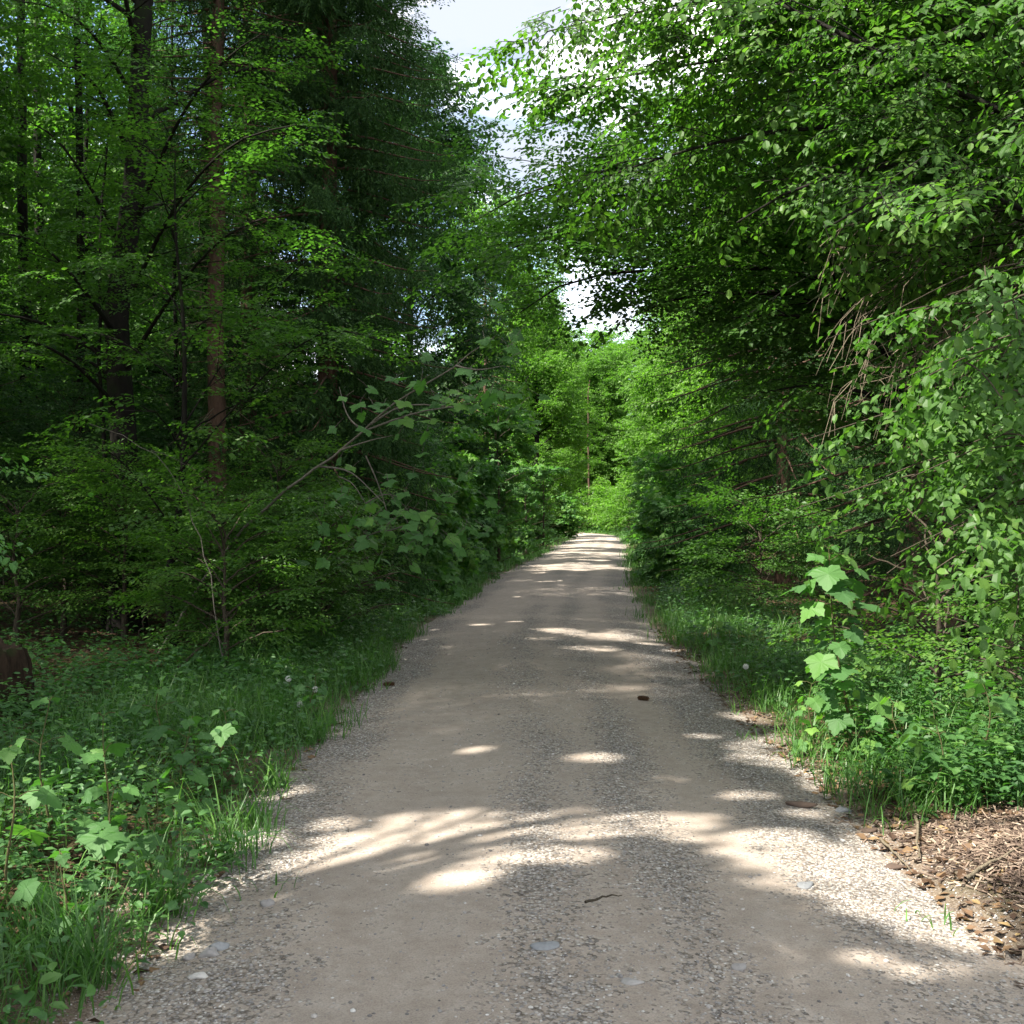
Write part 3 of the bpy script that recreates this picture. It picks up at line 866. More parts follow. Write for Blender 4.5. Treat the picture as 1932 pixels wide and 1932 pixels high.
# trees added beside and behind the viewpoint to shade the near road
for i, (x, y, h, sd) in enumerate([(-5.6, 2.3, 12.5, 41), (-5.4, -2.2, 12, 42), (-8.4, 8.6, 19, 43), (-9.3, 1.6, 13, 44), (-9.8, 13.0, 19, 45), (-7.9, 5.0, 17, 46)]):
    broadleaf('beech_tree', (x, y), 'beech added at the left of the viewpoint to shade the road', h=h, r0=.17, n_limb=34, z0=3.8, R=3.6, tpl='mid', seed=sd, group='added shading beeches beside the viewpoint', mult=5)

# ------------------------------------------------------------------ background wood
bgA = broadleaf('beech_tree', (-12, 19), 'leafy beech deep in the left wood', group='beeches deep in the wood', h=17, r0=.16, n_limb=30, z0=1.2, R=3.6, tpl='far', seed=51, prune=False, limb_kw=dict(gap2=.5, sgap=.34, ss=.8))
bgB = broadleaf('beech_tree', (-10.5, 28), 'leafy beech deep in the left wood', group='beeches deep in the wood', h=15, r0=.13, n_limb=28, z0=1.4, R=3.0, tpl='far', seed=52, prune=False, limb_kw=dict(gap2=.5, sgap=.34, ss=.8))
bgC = spruce('spruce_tree', (-12.5, 24.5), 'bare-stemmed spruce deep in the left wood', group='spruces deep in the wood', h=18, r0=.16, z0=4, R=2.0, tpl='spruce_far', seed=53, prune=False, dens=.10, gapw=.4, sl=.6)
bgD = broadleaf('beech_sapling', (-8.2, 16.5), 'leafy understorey beech in the left wood', 'shrub', 'understorey beeches in the left wood', h=4.2, r0=.045, n_limb=26, z0=.3, R=1.8, tpl='mid', leafm='beech_shaded', bark='twig', seed=54, prune=False, mult=3, prof=lambda u: 1 - .5 * u**2)
rb = np.random.default_rng(77)
pts = [(-12, 19), (-10.5, 28), (-12.5, 24.5), (4.9, 12), (5.4, 15.5), (5, 21.5), (6.4, 27), (6.6, 35), (7.3, 45), (9, 58), (11.5, 84), (4.6, 100), (-8.2, 16.5)]


def scatter(n, x0, x1, y0, y1, mind, ok=None):
    out = []
    for _ in range(n * 30):
        if len(out) >= n:
            break
        x, y = rb.uniform(x0, x1), rb.uniform(y0, y1)
        if ok and not ok(x, y):
            continue
        if all((x - a) ** 2 + (y - b) ** 2 > mind**2 for a, b in pts):
            pts.append((x, y))
            out.append((x, y))
    return out


def wood(sites, side, mix, s0=.85, s1=1.15):
    for x, y in sites:
        k = rb.choice(3, p=mix)
        src = (bgA, bgB, bgC)[k]
        lab = ('leafy beech deep in the %s wood', 'leafy beech deep in the %s wood', 'bare-stemmed spruce deep in the %s wood')[k] % side
        grp = ('beeches', 'beeches', 'spruces')[k] + ' deep in the %s wood' % side
        dup(src, (x, y, float(gz(x, y)) - .05), rb.uniform(0, 6.28), rb.uniform(s0, s1), lab, grp)


wood(scatter(40, -38, -10, 13.5, 50, 3.0, lambda x, y: x > -.47 * y - 6), 'left', [.4, .35, .25], .75, 1.15)
wood(scatter(34, -60, -20, 50, 110, 4.2, lambda x, y: x > -.47 * y - 6), 'left', [.45, .45, .1])
wood(scatter(30, 8, 34, 9, 60, 3.3, lambda x, y: x < .47 * y + 6 and x > xc(y) + 5), 'right', [.35, .3, .35])
wood(scatter(24, 12, 60, 60, 115, 4.5, lambda x, y: x < .47 * y + 6 and x > xc(y) + 6), 'right', [.5, .4, .1])
wood(scatter(26, -30, 40, 112, 150, 4.5, lambda x, y: abs(x - xc(y)) > 5), 'far', [.4, .4, .2])
for side, sites in (('left', scatter(58, -26, -5.6, 13, 52, 1.5, lambda x, y: x > -.47 * y - 2 and x < -5.6 - max(0, 17 - y) * .5)), ('right', scatter(34, 6.2, 24, 11, 56, 1.6, lambda x, y: x < .47 * y + 2 and x > xc(y) + 3.6))):
    for x, y in sites:
        dup(bgD, (x, y, float(gz(x, y)) - .03), rb.uniform(0, 6.28), rb.uniform(.6, 1.15), 'leafy understorey beech in the %s wood' % side, 'understorey beeches in the %s wood' % side)
for x, y, a, k, lab in [(7.8, 97, 1.0, .95, 'bright tree right of the round-crowned one at the road end'), (.8, 96, 2.2, .9, 'bright tree left of the round-crowned one, above the end of the road'), (9.5, 108, 4.0, 1.15, 'tallest pale tree behind the right end of the road'),
                        (-3.2, 90, 5.1, .95, 'sunlit tree behind the yellow-green maple'), (2.5, 112, 3.0, 1.1, 'pale tree rising behind the road-end gap')]:
    dup(hb, (x, y, float(gz(x, y)) - .05), a, k, lab)
bgA['label'] = bgB['label'] = 'leafy beech deep in the left wood'
bgA['group'] = bgB['group'] = 'beeches deep in the left wood'
bgC['group'] = 'spruces deep in the left wood'
for y in np.arange(20, 66, 2.1):
    x = float(xc(y)) - rb.uniform(2.9, 4.2)
    dup(bgD, (x, y, float(gz(x, y)) - .03), rb.uniform(0, 6.28), rb.uniform(.45, .8), 'leafy understorey beech in the left wood', 'understorey beeches in the left wood')
fw = np.random.default_rng(66)
nf = 42000
fa = np.concatenate([np.stack([fw.uniform(-150, 150, nf), fw.uniform(150, 185, nf)], 1), np.stack([fw.uniform(60, 85, nf // 2), fw.uniform(40, 160, nf // 2)], 1), np.stack([fw.uniform(-85, -58, nf // 2), fw.uniform(40, 160, nf // 2)], 1)])
top = 15 + 4 * sn(fa[:, 0], fa[:, 1], .12, 2) + 2.5 * sn(fa[:, 0], fa[:, 1], .5, 4)
fp = np.c_[fa, top * fw.uniform(0, 1, len(fa)) ** .8]
az_ = fw.uniform(0, 6.28, len(fp))
tag(leaf_mesh('far_woods', 'mid', place_leaves('mid', fp, np.c_[np.cos(az_), np.sin(az_), fw.normal(-.3, .4, len(fp))], fw.normal(0, 1, (len(fp), 3)) + UP, fw.uniform(.5, 1.3, len(fp))), fw.uniform(0, 1, len(fp)), M['far_leaf']),
    kind='stuff', label='far-off wood closing the view beyond the nearer trees')
# slim bare stems seen through the opening at the end of the road
# ------------------------------------------------------------------ shrubs
def shrub(name, x, y, label, h, R, seed, leafm='beech', tpl='mid', n=18, ss=.45, cat='shrub', z0=.25, group=None, bark='twig', prune=True, clear=None, sg=.18, mult=3):
    return broadleaf(name, (x, y), label, cat, group, h=h, r0=.02 + .006 * h, n_limb=n, z0=z0, R=R, tpl=tpl, leafm=leafm, bark=bark, seed=seed, prune=prune, clear=clear or road_clear,
                     limb_kw=dict(gap2=.26, len2=.45, ss=ss, sgap=sg, droop=.1, pitch=-.1), el=(30, 5), prof=lambda u: .9 - .55 * u**2, mult=mult, jit=.12)


for i, (px, d, h, R, lab) in enumerate([(400, 13.2, 1.9, 1.0, 'beech sapling under the reddish spruce trunk'), (520, 14.2, 2.2, 1.1, 'beech sapling midway between the reddish trunk and the leaning stem'),
                                        (610, 13.0, 1.5, .9, 'low beech sapling behind the left grass verge, right of its fellows'), (330, 15, 1.5, .9, 'beech sapling in the shade at the foot of the wavy beech'),
                                        (480, 12.2, 1.15, .8, 'lowest beech sapling at the back of the left grass'), (425, 11.0, 1.45, .8, 'beech sapling crossed by the leaning maple stem'), (680, 15.0, 1.7, .8, 'beech sapling at the dark foot of the curtain spruce'), (235, 13.6, 1.9, .9, 'beech sapling hiding the foot of the wavy dark beech'),
                                        (120, 14.5, 2.2, 1.0, 'thin beech sapling behind the patch of dead leaves'), (30, 13.4, 1.7, .9, 'beech sapling behind the stump at the left edge')]):
    shrub('beech_sapling', P(px, 0, d)[0], d, lab, h, R, 60 + i, n=18, group='beech saplings on the left verge')
for i, (x, y, h, R, lab) in enumerate([(-1.95, 20.5, 1.8, .8, 'maple bush nearest of the row along the left verge'), (-1.9, 24.5, 3.0, 1.0, 'leggy young maple of the left row with a lit tip'), (-1.2, 29, 2.6, 1.0, 'young maple of the left row below the thin dark stem'),
                                       (-.4, 34, 4.6, 1.2, 'tallest young maple of the left row, pale and sunlit'), (.5, 41, 3.0, 1.2, 'maple bush near the lit grass on the left'), (1.3, 48, 3.2, 1.3, 'maple bush just before the vivid maple of the left bend'), (2.4, 66, 2.2, 1.2, 'farthest maple bush of the left row')]):
    shrub('young_maple', x, y, lab, h, R, 70 + i, 'maple', 'maple_mid', 26, .6, 'shrub', z0=.08, group='young maples along the left verge', sg=.24, mult=6)
for i, (x, y, h, R, lab) in enumerate([(3.9, 25.5, 1.5, .9, 'low bush at the right verge just before the lit bushes'), (4.6, 31, 2.8, 1.2, 'sunlit bush by the right edge of the road'), (5.1, 37.5, 3.0, 1.2, 'pale sunlit bush behind the first lit one on the right'),
                                       (6.0, 46, 3.0, 1.4, 'bush near the right end of the sunlit road bands'), (3.9, 18, 1.5, .9, 'dark bush in the shade of the right spruce')]):
    shrub('hazel_bush', x, y, lab, h, R, 80 + i, 'maple' if i < 4 else 'beech', 'maple_mid' if i < 4 else 'mid', 18, .6, z0=.1, group='bushes along the right verge', sg=.26, mult=5)
shrub('beech_sapling', 3.3, 8.9, 'leafy beech sapling in shade behind the maple sapling on the right', 1.5, 1.0, 90, n=16, group='beech saplings on the right verge')
shrub('beech_sapling', 3.5, 7.4, 'beech sapling under the drooping boughs at the right edge', 1.2, .9, 91, n=14, group='beech saplings on the right verge')
hz_ = np.array([-3.15, 5.2, float(gz(-3.15, 5.2)) - .03])
broadleaf('hazel_bush', hz_, 'hazel whose leaves just poke in at the left edge', 'shrub', h=2.4, r0=.025, n_limb=7, z0=1.3, R=.6, tpl='near', leafm='maple', bark='twig', seed=92, mult=1, limb_kw=dict(ss=.4, sgap=.18),
          hand=[np.array([hz_ + UP * 1.5, P(-160, 790, 5.1), P(-60, 820, 5.0)]), np.array([hz_ + UP * 1.2, P(-160, 930, 5.1), P(-70, 970, 5.0)])], hand_r=.008)
for i, (x, y, h) in enumerate([(8.0, 79, 2.6), (7.6, 84, 3.2), (5.8, 88.5, 2.6), (3.6, 91.5, 3.4), (1.4, 95, 2.8), (9.6, 88, 4.2), (6.2, 95, 4.4), (2.6, 101, 4.6), (-1.5, 98, 3.4), (11.5, 80, 4.0)]):
    shrub('hazel_bush', x, y, 'sunny yellow-green bush in the light opening at the road end', h, 2.0, 95 + i, 'far_leaf', 'far', 16, .9, group='sunny bushes at the road end', sg=.4, prune=False)

# leaning maple with a grey bare stem
W, SP = Wood(), []
rl = np.random.default_rng(31)
st = bx((300, 1130, 12.6), (430, 1020, 12), (560, 910, 11), (640, 850, 10.7), (690, 812, 10.5), (710, 785, 10.4), (780, 735, 10.2), (860, 690, 10), (925, 640, 9.8))
st[0, 2] = gz(st[0, 0], st[0, 1])
st = resample(st, 26)
st += rl.normal(0, .012, st.shape)
W.add(st, np.linspace(.022, .005, 26), 7)
for pth in [bx((690, 812, 10.5), (790, 775, 10.2), (880, 765, 10), (930, 748, 9.9)), bx((600, 880, 10.9), (660, 885, 10.6), (700, 925, 10.4), (725, 950, 10.3)), bx((640, 850, 10.7), (700, 830, 10.4), (740, 822, 10.3)),
            bx((700, 800, 10.4), (760, 760, 10.6), (850, 768, 10.5), (910, 770, 10.4)), bx((690, 815, 10.5), (655, 790, 10.6), (640, 730, 10.7)), bx((860, 690, 10), (900, 700, 9.8), (950, 690, 9.7))]:
    b = resample(pth, 9)
    W.add(b, np.linspace(.011, .003, 9), 5)
lp, lx, ln, ls = [], [], [], []
for px, py, d, n, sp in [(720, 775, 10.3, 14, .18), (800, 770, 10.2, 10, .2), (870, 750, 10, 12, .16), (930, 745, 9.9, 12, .14), (780, 730, 10.2, 6, .16), (930, 650, 9.8, 10, .15), (740, 1000, 10.6, 26, .26),
                         (690, 950, 10.8, 18, .26), (800, 1010, 10.5, 16, .2), (660, 1030, 11, 12, .25), (760, 940, 10.7, 14, .24)]:
    for _ in range(n):
        p = P(px, py, d) + rl.normal(0, 1, 3) * [sp * 1.3, sp, sp * .7]
        a = rl.uniform(0, 6.28)
        x = np.array([math.cos(a), math.sin(a) * .7 - .4, -.5 + rl.normal(0, .2)])
        lp.append(p); lx.append(x); ln.append(UP * .9 + np.array([0, -.45, 0]) + rl.normal(0, .22, 3)); ls.append(rl.uniform(.09, .15))
        W.add(np.array([p - nrm(x) * .1 + UP * .03, p - nrm(x) * .05 + UP * .02, p]), .0025, 3)
for c_, e_ in [((690, 860, 10.7), (740, 1000, 10.6)), ((640, 900, 11), (690, 950, 10.8)), ((740, 1000, 10.6), (800, 1010, 10.5)), ((740, 1000, 10.6), (660, 1040, 11)), ((690, 950, 10.8), (760, 940, 10.7))]:
    W.add(resample(np.array([P(*c_), (P(*c_) + P(*e_)) / 2 + UP * .08, P(*e_)]), 7), np.linspace(.008, .003, 7), 4)
o = root('leaning_maple', st[0], 'thin grey maple stem leaning up towards the road with big lobed leaves', 'tree')
wv, wf = W.get()
mesh('trunk', wv, [(wf, 0)], M['grey_wood'], o, st[0], smooth=True)
leaf_mesh('crown', 'maple', place_leaves('maple', np.array(lp), np.array(lx), np.array(ln), np.array(ls)), rl.uniform(0, .8, len(lp)), M['maple'], o, st[0])


def pole(name, pts, r, label, cat, m='grey_wood', side=(), group=None, n=18, jit=.012):
    pts = np.asarray(pts, float)
    W = Wood()
    rr = np.random.default_rng(int(abs(pts[0, 0]) * 1000) % 9999)
    p = resample(pts, n)
    p += rr.normal(0, jit, p.shape)
    W.add(p, np.linspace(r, r * .3, n), 6)
    for q in side:
        b = resample(q, 6)
        W.add(b, np.linspace(r * .4, r * .15, 6), 4)
    v, f = W.get()
    return tag(mesh(name, v, [(f, 0)], M[m], None, pts[0], smooth=True), label, cat, group)


q = bx((425, 1110, 10.6), (395, 1060, 10.5), (360, 960, 10.4), (330, 900, 10.4), (285, 850, 10.4), (230, 820, 10.4), (165, 796, 10.4))
q[0, 2] = gz(q[0, 0], q[0, 1])
pole('bent_stem', q, .0065, 'thin bare stem arching to the left over the shaded saplings', 'dead stem', side=[bx((285, 850, 10.4), (320, 860, 10.3), (355, 880, 10.3))])
for pts_, r_, lab in [([(40, 1260, 12.0), (120, 1190, 13), (205, 1120, 14)], .02, 'pale stick leaning on the slim stem over dead leaves'), ([(270, 1310, 10.2), (340, 1260, 10.6), (420, 1180, 11)], .025, 'grey fallen branch rising out of the left grass'),
                      ([(255, 1140, 13), (300, 1100, 12.6), (315, 1070, 12.4)], .015, 'short forked dead twig beside the wavy beech')]:
    q = bx(*pts_)
    q[0, 2] = gz(q[0, 0], q[0, 1])
    pole('fallen_branch', q, r_ * .7, lab, 'branch', 'twig', group='dead branches on the left')
# slim bare stems in the left wood's dark opening
for px, py, d, h, r_, lab in [(195, 1200, 15.2, 7, .04, 'slim dark stem right behind the sunny patch of dead leaves'), (45, 1075, 26, 20, .16, 'dark trunk at the far left edge of the wood'), (75, 1068, 28, 20, .15, 'twin trunk just right of the leftmost dark one'),
                              (150, 400, 22, 22, .10, 'slim dark trunk high at the upper left behind the beech leaves'), (330, 1000, 20, 14, .05, 'slim pole-like stem between the wavy beech and reddish trunk')]:
    x = P(px, 0, d)[0]
    z = float(gz(x, d)) - .05
    pole('bare_stem', [(x, d, z), (x + .05, d, z + h * .3), (x - .1, d, z + h * .6), (x + .08, d, z + h)], r_, lab, 'tree trunk', 'beech_bark', n=24)

for i, (px, d) in enumerate([(1097, 96), (1109, 92), (1122, 104), (1131, 99), (1136, 108), (1086, 99)]):
    x = (px - 966) / F * d
    z = float(gz(x, d)) - .05
    pole('bare_stem', [(x, d, z), (x + .1, d, z + 4), (x - .05, d, z + 8), (x + .1, d, z + 12)], .11, 'slim stem in the light opening at the road end', 'tree trunk', 'spruce_bark', group='slim stems at the road end', n=16, jit=.03)
# tree stump at the left edge
rs = np.random.default_rng(3)
sx, sy = -4.0, 8.75
n, k = 64, 14
th = np.arange(n) * 2 * PI / n
V = []
hs = np.linspace(0, 1, k)
for i, t in enumerate(hs):
    rad = (.30 + .16 * np.exp(-t * 5) + .035 * np.sin(th * 5 + 1) * (1 - .3 * t) + .020 * np.sin(th * 13 + t * 4) + .010 * np.sin(th * 23 + t * 9)) * (1 - .12 * t**4)
    z = t * (.56 + .03 * np.sin(th * 2 + 4) + .022 * np.sin(th * 7 + 2) + .018 * np.sin(th * 12))
    V.append(np.stack([sx + rad * np.cos(th), sy + rad * np.sin(th), gz(sx, sy) - .05 + z], 1))
V = np.concatenate(V + [np.array([[sx, sy, gz(sx, sy) + .44]])])
i = (np.arange(k - 1)[:, None] * n + np.arange(n)[None]).ravel()
j = (np.arange(k - 1)[:, None] * n + (np.arange(n)[None] + 1) % n).ravel()
o = root('tree_stump', (sx, sy, float(gz(sx, sy))), 'dark rotting tree stump at the left edge', 'stump')
mesh('bark', V, [(np.stack([i, j, j + n, i + n], 1), 0)], M['stump'], o, (sx, sy, float(gz(sx, sy))), smooth=True)
rim = V[(k - 1) * n:(k) * n] * 1.0
mesh('cut_top', np.concatenate([rim, V[-1:]]), [(np.stack([np.arange(n), (np.arange(n) + 1) % n, np.full(n, n)], 1), 0)], M['cut_wood'], o, (sx, sy, float(gz(sx, sy))))


# ------------------------------------------------------------------ maple saplings and seedlings
def sapling(name, x, y, h, nodes, leaf, label, seed, lean=(0, 0), lod='maple', group=None, cat='sapling', lo=.2, m='maple', light=(0, 1)):
    r = np.random.default_rng(seed)
    b = np.array([x, y, float(surf(x, y)) - .02])
    W = Wood()
    t = np.linspace(0, 1, 10)
    stem = b + t[:, None] * np.array([lean[0], lean[1], h]) + np.c_[.02 * np.sin(t * 7 + seed), .02 * np.cos(t * 6), 0 * t]
    W.add(stem, np.linspace(.004 + .005 * h, .002, 10), 6)
    pos, X, N, S = [], [], [], []
    for i in range(nodes):
        f = lo + (1 - lo) * i / max(1, nodes - 1)
        p = np.array([np.interp(f, t, stem[:, j]) for j in range(3)])
        a0 = i * PI / 2 + r.normal(0, .3)
        for q in range(2 if nodes < 10 else 3):
            a = a0 + q * PI * (1 if nodes < 10 else .667) + r.normal(0, .2)
            L = leaf * r.uniform(.6, 1.25) * (1 - .45 * (i == nodes - 1))
            d = np.array([math.cos(a), math.sin(a), r.uniform(.15, .5)])
            e = p + d * L * r.uniform(.55, 1.0)
            W.add(np.array([p, p + d * L * .4 + UP * .01, e]), .0022, 3)
            pos.append(e)
            X.append(np.array([math.cos(a), math.sin(a), r.uniform(-1.2, -.2)]))
            N.append(UP + .5 * np.array([math.cos(a), math.sin(a), 0]) + np.array([-.1, -.25, 0]) + r.normal(0, .15, 3))
            S.append(L)
            if r.uniform() < .6:                                   # a smaller leaf from the same node
                pos.append(e - d * L * .35 + r.normal(0, .02, 3)); X.append(X[-1] + r.normal(0, .5, 3)); N.append(UP + r.normal(0, .3, 3)); S.append(L * .55)
    o = root(name, b, label, cat, group)
    v, f = W.get()
    mesh('stem', v, [(f, 0)], M['stem'], o, b, smooth=True)
    leaf_mesh('leaves', lod, place_leaves(lod, np.array(pos), np.array(X), np.array(N), np.array(S)), r.uniform(*light, len(pos)), M[m], o, b)
    return o


g = G(1605, 1432)
sapling('maple_sapling', g[0], g[1], 1.40, 15, .155, 'upright maple sapling with big lobed leaves at the right road edge', 101, lean=(-.16, 0))
for i, (px, py, h, nn, lf, lab) in enumerate([(1860, 1500, .62, 5, .13, 'bright maple seedling in the sunny right verge near the frame edge'), (1770, 1530, .55, 4, .11, 'small seedling on a bare stem at the middle of the right verge'),
                                              (1690, 1450, .42, 4, .13, 'maple seedling just right of the tall sapling stem'), (1530, 1430, .50, 5, .12, 'maple seedling crowding the left foot of the tall sapling'),
                                              (1345, 1240, .50, 5, .13, 'maple seedling at the near end of the right grass bank'), (1720, 1330, .75, 4, .13, 'maple seedling standing in the grass under the dark boughs'),
                                              (1900, 1330, .9, 6, .13, 'leafy seedling below the low beech at the right edge')]):
    g = G(px, py)
    sapling('maple_seedling', g[0], g[1], h, nn, lf, lab, 110 + i, group='maple seedlings on the right verge', light=(.2, 1))
for i, (px, py, h, nn, lf, lab) in enumerate([(200, 1690, .80, 5, .135, 'maple seedling with the largest lit leaf tops on the left verge'), (215, 1700, .50, 3, .12, 'short maple seedling with lit leaves beneath the larger one'), (85, 1640, .75, 4, .12, 'reddish-stalked maple seedling near the left edge'),
                                              (350, 1560, .55, 6, .12, 'broad maple seedling in the middle of the left verge'), (420, 1500, .5, 5, .12, 'maple seedling behind the broad one, nearer the road'), (20, 1760, .7, 4, .12, 'shaded maple seedling at the left frame edge'),
                                              (120, 1830, .40, 4, .10, 'low maple seedling in the left bottom corner'), (300, 1450, .45, 4, .12, 'maple seedling beside the stump side of the left verge'), (560, 1225, .42, 4, .13, 'yellowish maple seedling at the back of the left grass'),
                                              (640, 1210, .45, 4, .13, 'maple seedling where the left grass meets the saplings'), (590, 1370, .4, 4, .11, 'maple seedling close to the left road edge'), (290, 1660, .45, 4, .12, 'maple seedling between the two lit grass tufts')]):
    g = G(px, py)
    sapling('maple_seedling', g[0], g[1], h, nn, lf, lab, 130 + i, group='maple seedlings on the left verge', light=(0, .7))


# ------------------------------------------------------------------ grass, ground cover, gravel, litter
def blades(pos, az, L, w, bend, r, seg=4):
    """curved tapering blades -> verts (n, 2*seg+1, 3)"""
    n = len(pos)
    t = np.linspace(0, 1, seg + 1)
    ang = (1.45 - bend[:, None] * t[None] ** 1.3)
    dl = L[:, None] / seg
    hx = np.cumsum(np.cos(ang) * dl, 1) - np.cos(ang[:, :1]) * dl
    hz = np.cumsum(np.sin(ang) * dl, 1) - np.sin(ang[:, :1]) * dl
    o = np.stack([np.cos(az), np.sin(az)], 1)
    c = pos[:, None, :] + np.concatenate([hx[..., None] * o[:, None, :], hz[..., None]], -1)
    s = np.stack([-o[:, 1], o[:, 0], 0 * az], 1)[:, None, :] * (w[:, None] * (1 - t[None] ** 1.6) * .5 * (.55 + 1.2 * t[None] * (1 - t[None]) * 1.5))[..., None]
    out = np.empty((n, 2 * seg + 1, 3))
    out[:, 0:2 * seg:2] = (c - s)[:, :seg]
    out[:, 1:2 * seg:2] = (c + s)[:, :seg]
    out[:, -1] = c[:, -1]
    return out


SEG = 4
BT = np.array([[0, 1, 3], [0, 3, 2], [2, 3, 5], [2, 5, 4], [4, 5, 7], [4, 7, 6], [6, 7, 8]])
LEAF['blade'] = (np.zeros((9, 3)), BT)
rg = np.random.default_rng(91)


def verge_points(n, side, y0, y1, w0, w1, power=1.0, dens=None):
    """random points on a verge strip: side -1 / 1, lateral distance w0..w1, more of them near"""
    y = y0 * (y1 / y0) ** (rg.uniform(0, 1, n) ** power)
    lat = rg.uniform(w0, w1, n)
    x = xc(y) + side * lat
    if dens is not None:
        k = rg.uniform(0, 1, n) < dens(x, y, lat)
        x, y = x[k], y[k]
    return np.stack([x, y, surf(x, y)], 1)


edge = lambda x, y, lat: sst(1.38, 1.85, lat + .22 * sn(x, y, 1.3, 11)) * (1 - .85 * sst(2.9, 4.2, lat)) * (.55 + .45 * sn(x, y, .9, 2))
pile = lambda p: np.exp(-((p[:, 0] - 2.35) / .55) ** 2 - ((p[:, 1] - 5.0) / .85) ** 2)
gp = np.concatenate([verge_points(7600, -1, 3.2, 46, 1.4, 3.6, 1, edge), verge_points(3400, 1, 5.6, 46, 1.6, 3.6, 1, edge),
                     verge_points(2600, -1, 8, 16, 1.5, 3.4, 1, edge), verge_points(900, 1, 8, 20, 1.8, 3.4, 1, edge), verge_points(1600, 1, 14, 75, 1.4, 3, 1, edge), verge_points(2600, -1, 18, 85, 1.4, 3, 1, edge), verge_points(1500, 1, 60, 105, 1.4, 6)])
gp = gp[(pile(gp) < .25)]
PB, AZ, LL, WW, BB, RR = [], [], [], [], [], []
for p in gp:
    m = rg.integers(5, 11)
    far = 1 + max(0, p[1] - 12) * .035
    PB.append(p + np.c_[rg.normal(0, .05 * far, (m, 2)), np.full(m, -.01)])
    AZ.append(rg.uniform(0, 6.28, m))
    hh = rg.uniform(.5, 1.0)
    LL.append(hh * rg.uniform(.14, .50, m))
    WW.append(rg.uniform(.005, .012, m) * far)
    BB.append(rg.uniform(.3, 2.2, m))
    RR.append(np.clip(rg.uniform(0, .8) + rg.normal(0, .15, m), 0, 1))
cat = np.concatenate
PB, AZ, LL, WW, BB, RR = map(cat, (PB, AZ, LL, WW, BB, RR))
tag(leaf_mesh('grass', 'blade', blades(PB, AZ, LL, WW, BB, rg), RR, M['grass']), kind='stuff', label='green grass growing thickly on both verges of the gravel road')


def tuft(px, py, n, L, label, seed, d_=None):
    r = np.random.default_rng(seed)
    g = G(px, py)
    g[2] = surf(g[0], g[1])
    pos = g + np.c_[r.normal(0, .055, (n, 2)), np.full(n, -.01)]
    v = blades(pos, r.uniform(0, 6.28, n), L * r.uniform(.45, 1.1, n), r.uniform(.007, .014, n), r.uniform(.4, 2.3, n), r)
    o = leaf_mesh('grass_tuft', 'blade', v, np.clip(r.normal(.6, .22, n), 0, 1), M['grass'], None, tuple(g))
    tag(o, label, 'grass tuft', 'broad-bladed grass tufts')


for i, a in enumerate([(310, 1735, 85, .50, 'long arching grass tuft on the left road edge, the largest one'), (420, 1625, 80, .45, 'broad grass tuft just up the road from the largest left one'), (95, 1800, 70, .42, 'lit grass tuft at the left frame edge'),
                       (480, 1560, 50, .30, 'small grass tuft farthest up the left gravel edge'), (520, 1490, 60, .32, 'grass tuft leaning over the left gravel beyond the small one'), (590, 1400, 70, .34, 'fresh grass tuft beside the dandelion clocks'),
                       (150, 1870, 80, .42, 'shaded arching grass tuft in the left bottom corner'), (518, 1700, 8, .16, 'tiny grass sprout alone in the left gravel'), (1740, 1742, 12, .14, 'tiny grass sprout alone in the sunlit right gravel'),
                       (1410, 1398, 14, .14, 'small weed sprout on the right dirt edge'), (900, 1120, 90, .4, 'pale grass tuft on the left verge far down the road')]):
    tuft(*a, 150 + i)

# leafy ground cover
hp = np.concatenate([verge_points(9000, -1, 3.2, 30, 1.4, 4.2, 1, lambda x, y, l: sst(1.42, 1.9, l + .2 * sn(x, y, 1.2, 4)) * (.6 + .5 * sn(x, y, 1.1, 6))),
                     verge_points(4200, 1, 4.6, 30, 1.6, 4.2, 1, lambda x, y, l: sst(1.65, 2.1, l + .2 * sn(x, y, 1.2, 5)) * (.6 + .5 * sn(x, y, 1.1, 8))),
                     verge_points(2200, -1, 3.4, 9, 3.3, 7, 1, lambda x, y, l: .8 + 0 * x), verge_points(2200, -1, 8, 20, 3.3, 8, 1, lambda x, y, l: .25 + .6 * sst(13.5, 10.5, y) + .3 + .5 * sn(x, y, .8, 3)), verge_points(700, 1, 5, 12, 2.0, 3.4, 1),
                     verge_points(700, 1, 10, 26, 3.0, 8, 1, lambda x, y, l: .4 + .4 * sn(x, y, .8, 3)), verge_points(1500, 1, 55, 112, 1.6, 14), verge_points(700, -1, 30, 85, 1.6, 7)])
hp = hp[pile(hp) < .3]
pos, X, N, S, RN = [], [], [], [], []
for p in hp:
    m = rg.integers(4, 11)
    hh = rg.uniform(.05, .42) * (1 + max(0, p[1] - 25) * .012)
    a = rg.uniform(0, 6.28) + np.arange(m) * 2.4
    f = np.linspace(.35, 1, m)
    q = p + np.c_[np.cos(a) * .05 * (1.3 - f), np.sin(a) * .05 * (1.3 - f), hh * f]
    pos.append(q)
    X.append(np.c_[np.cos(a), np.sin(a), rg.uniform(-.35, .35, m)])
    N.append(UP + rg.normal(0, .25, (m, 3)))
    S.append(rg.uniform(.03, .085, m) * rg.uniform(.7, 1.2) * (1 + max(0, p[1] - 20) * .03) * (.8 if p[0] < 0 and p[1] < 9 else 1))
    RN.append(np.clip(rg.uniform(.05, .75) + rg.normal(0, .14, m), 0, 1))
pos, X, N, S, RN = map(cat, (pos, X, N, S, RN))
tag(leaf_mesh('ground_cover', 'near', place_leaves('near', pos, X, N, S), RN, M['herb']), kind='stuff', label='low leafy herbs and brambles covering the verges')

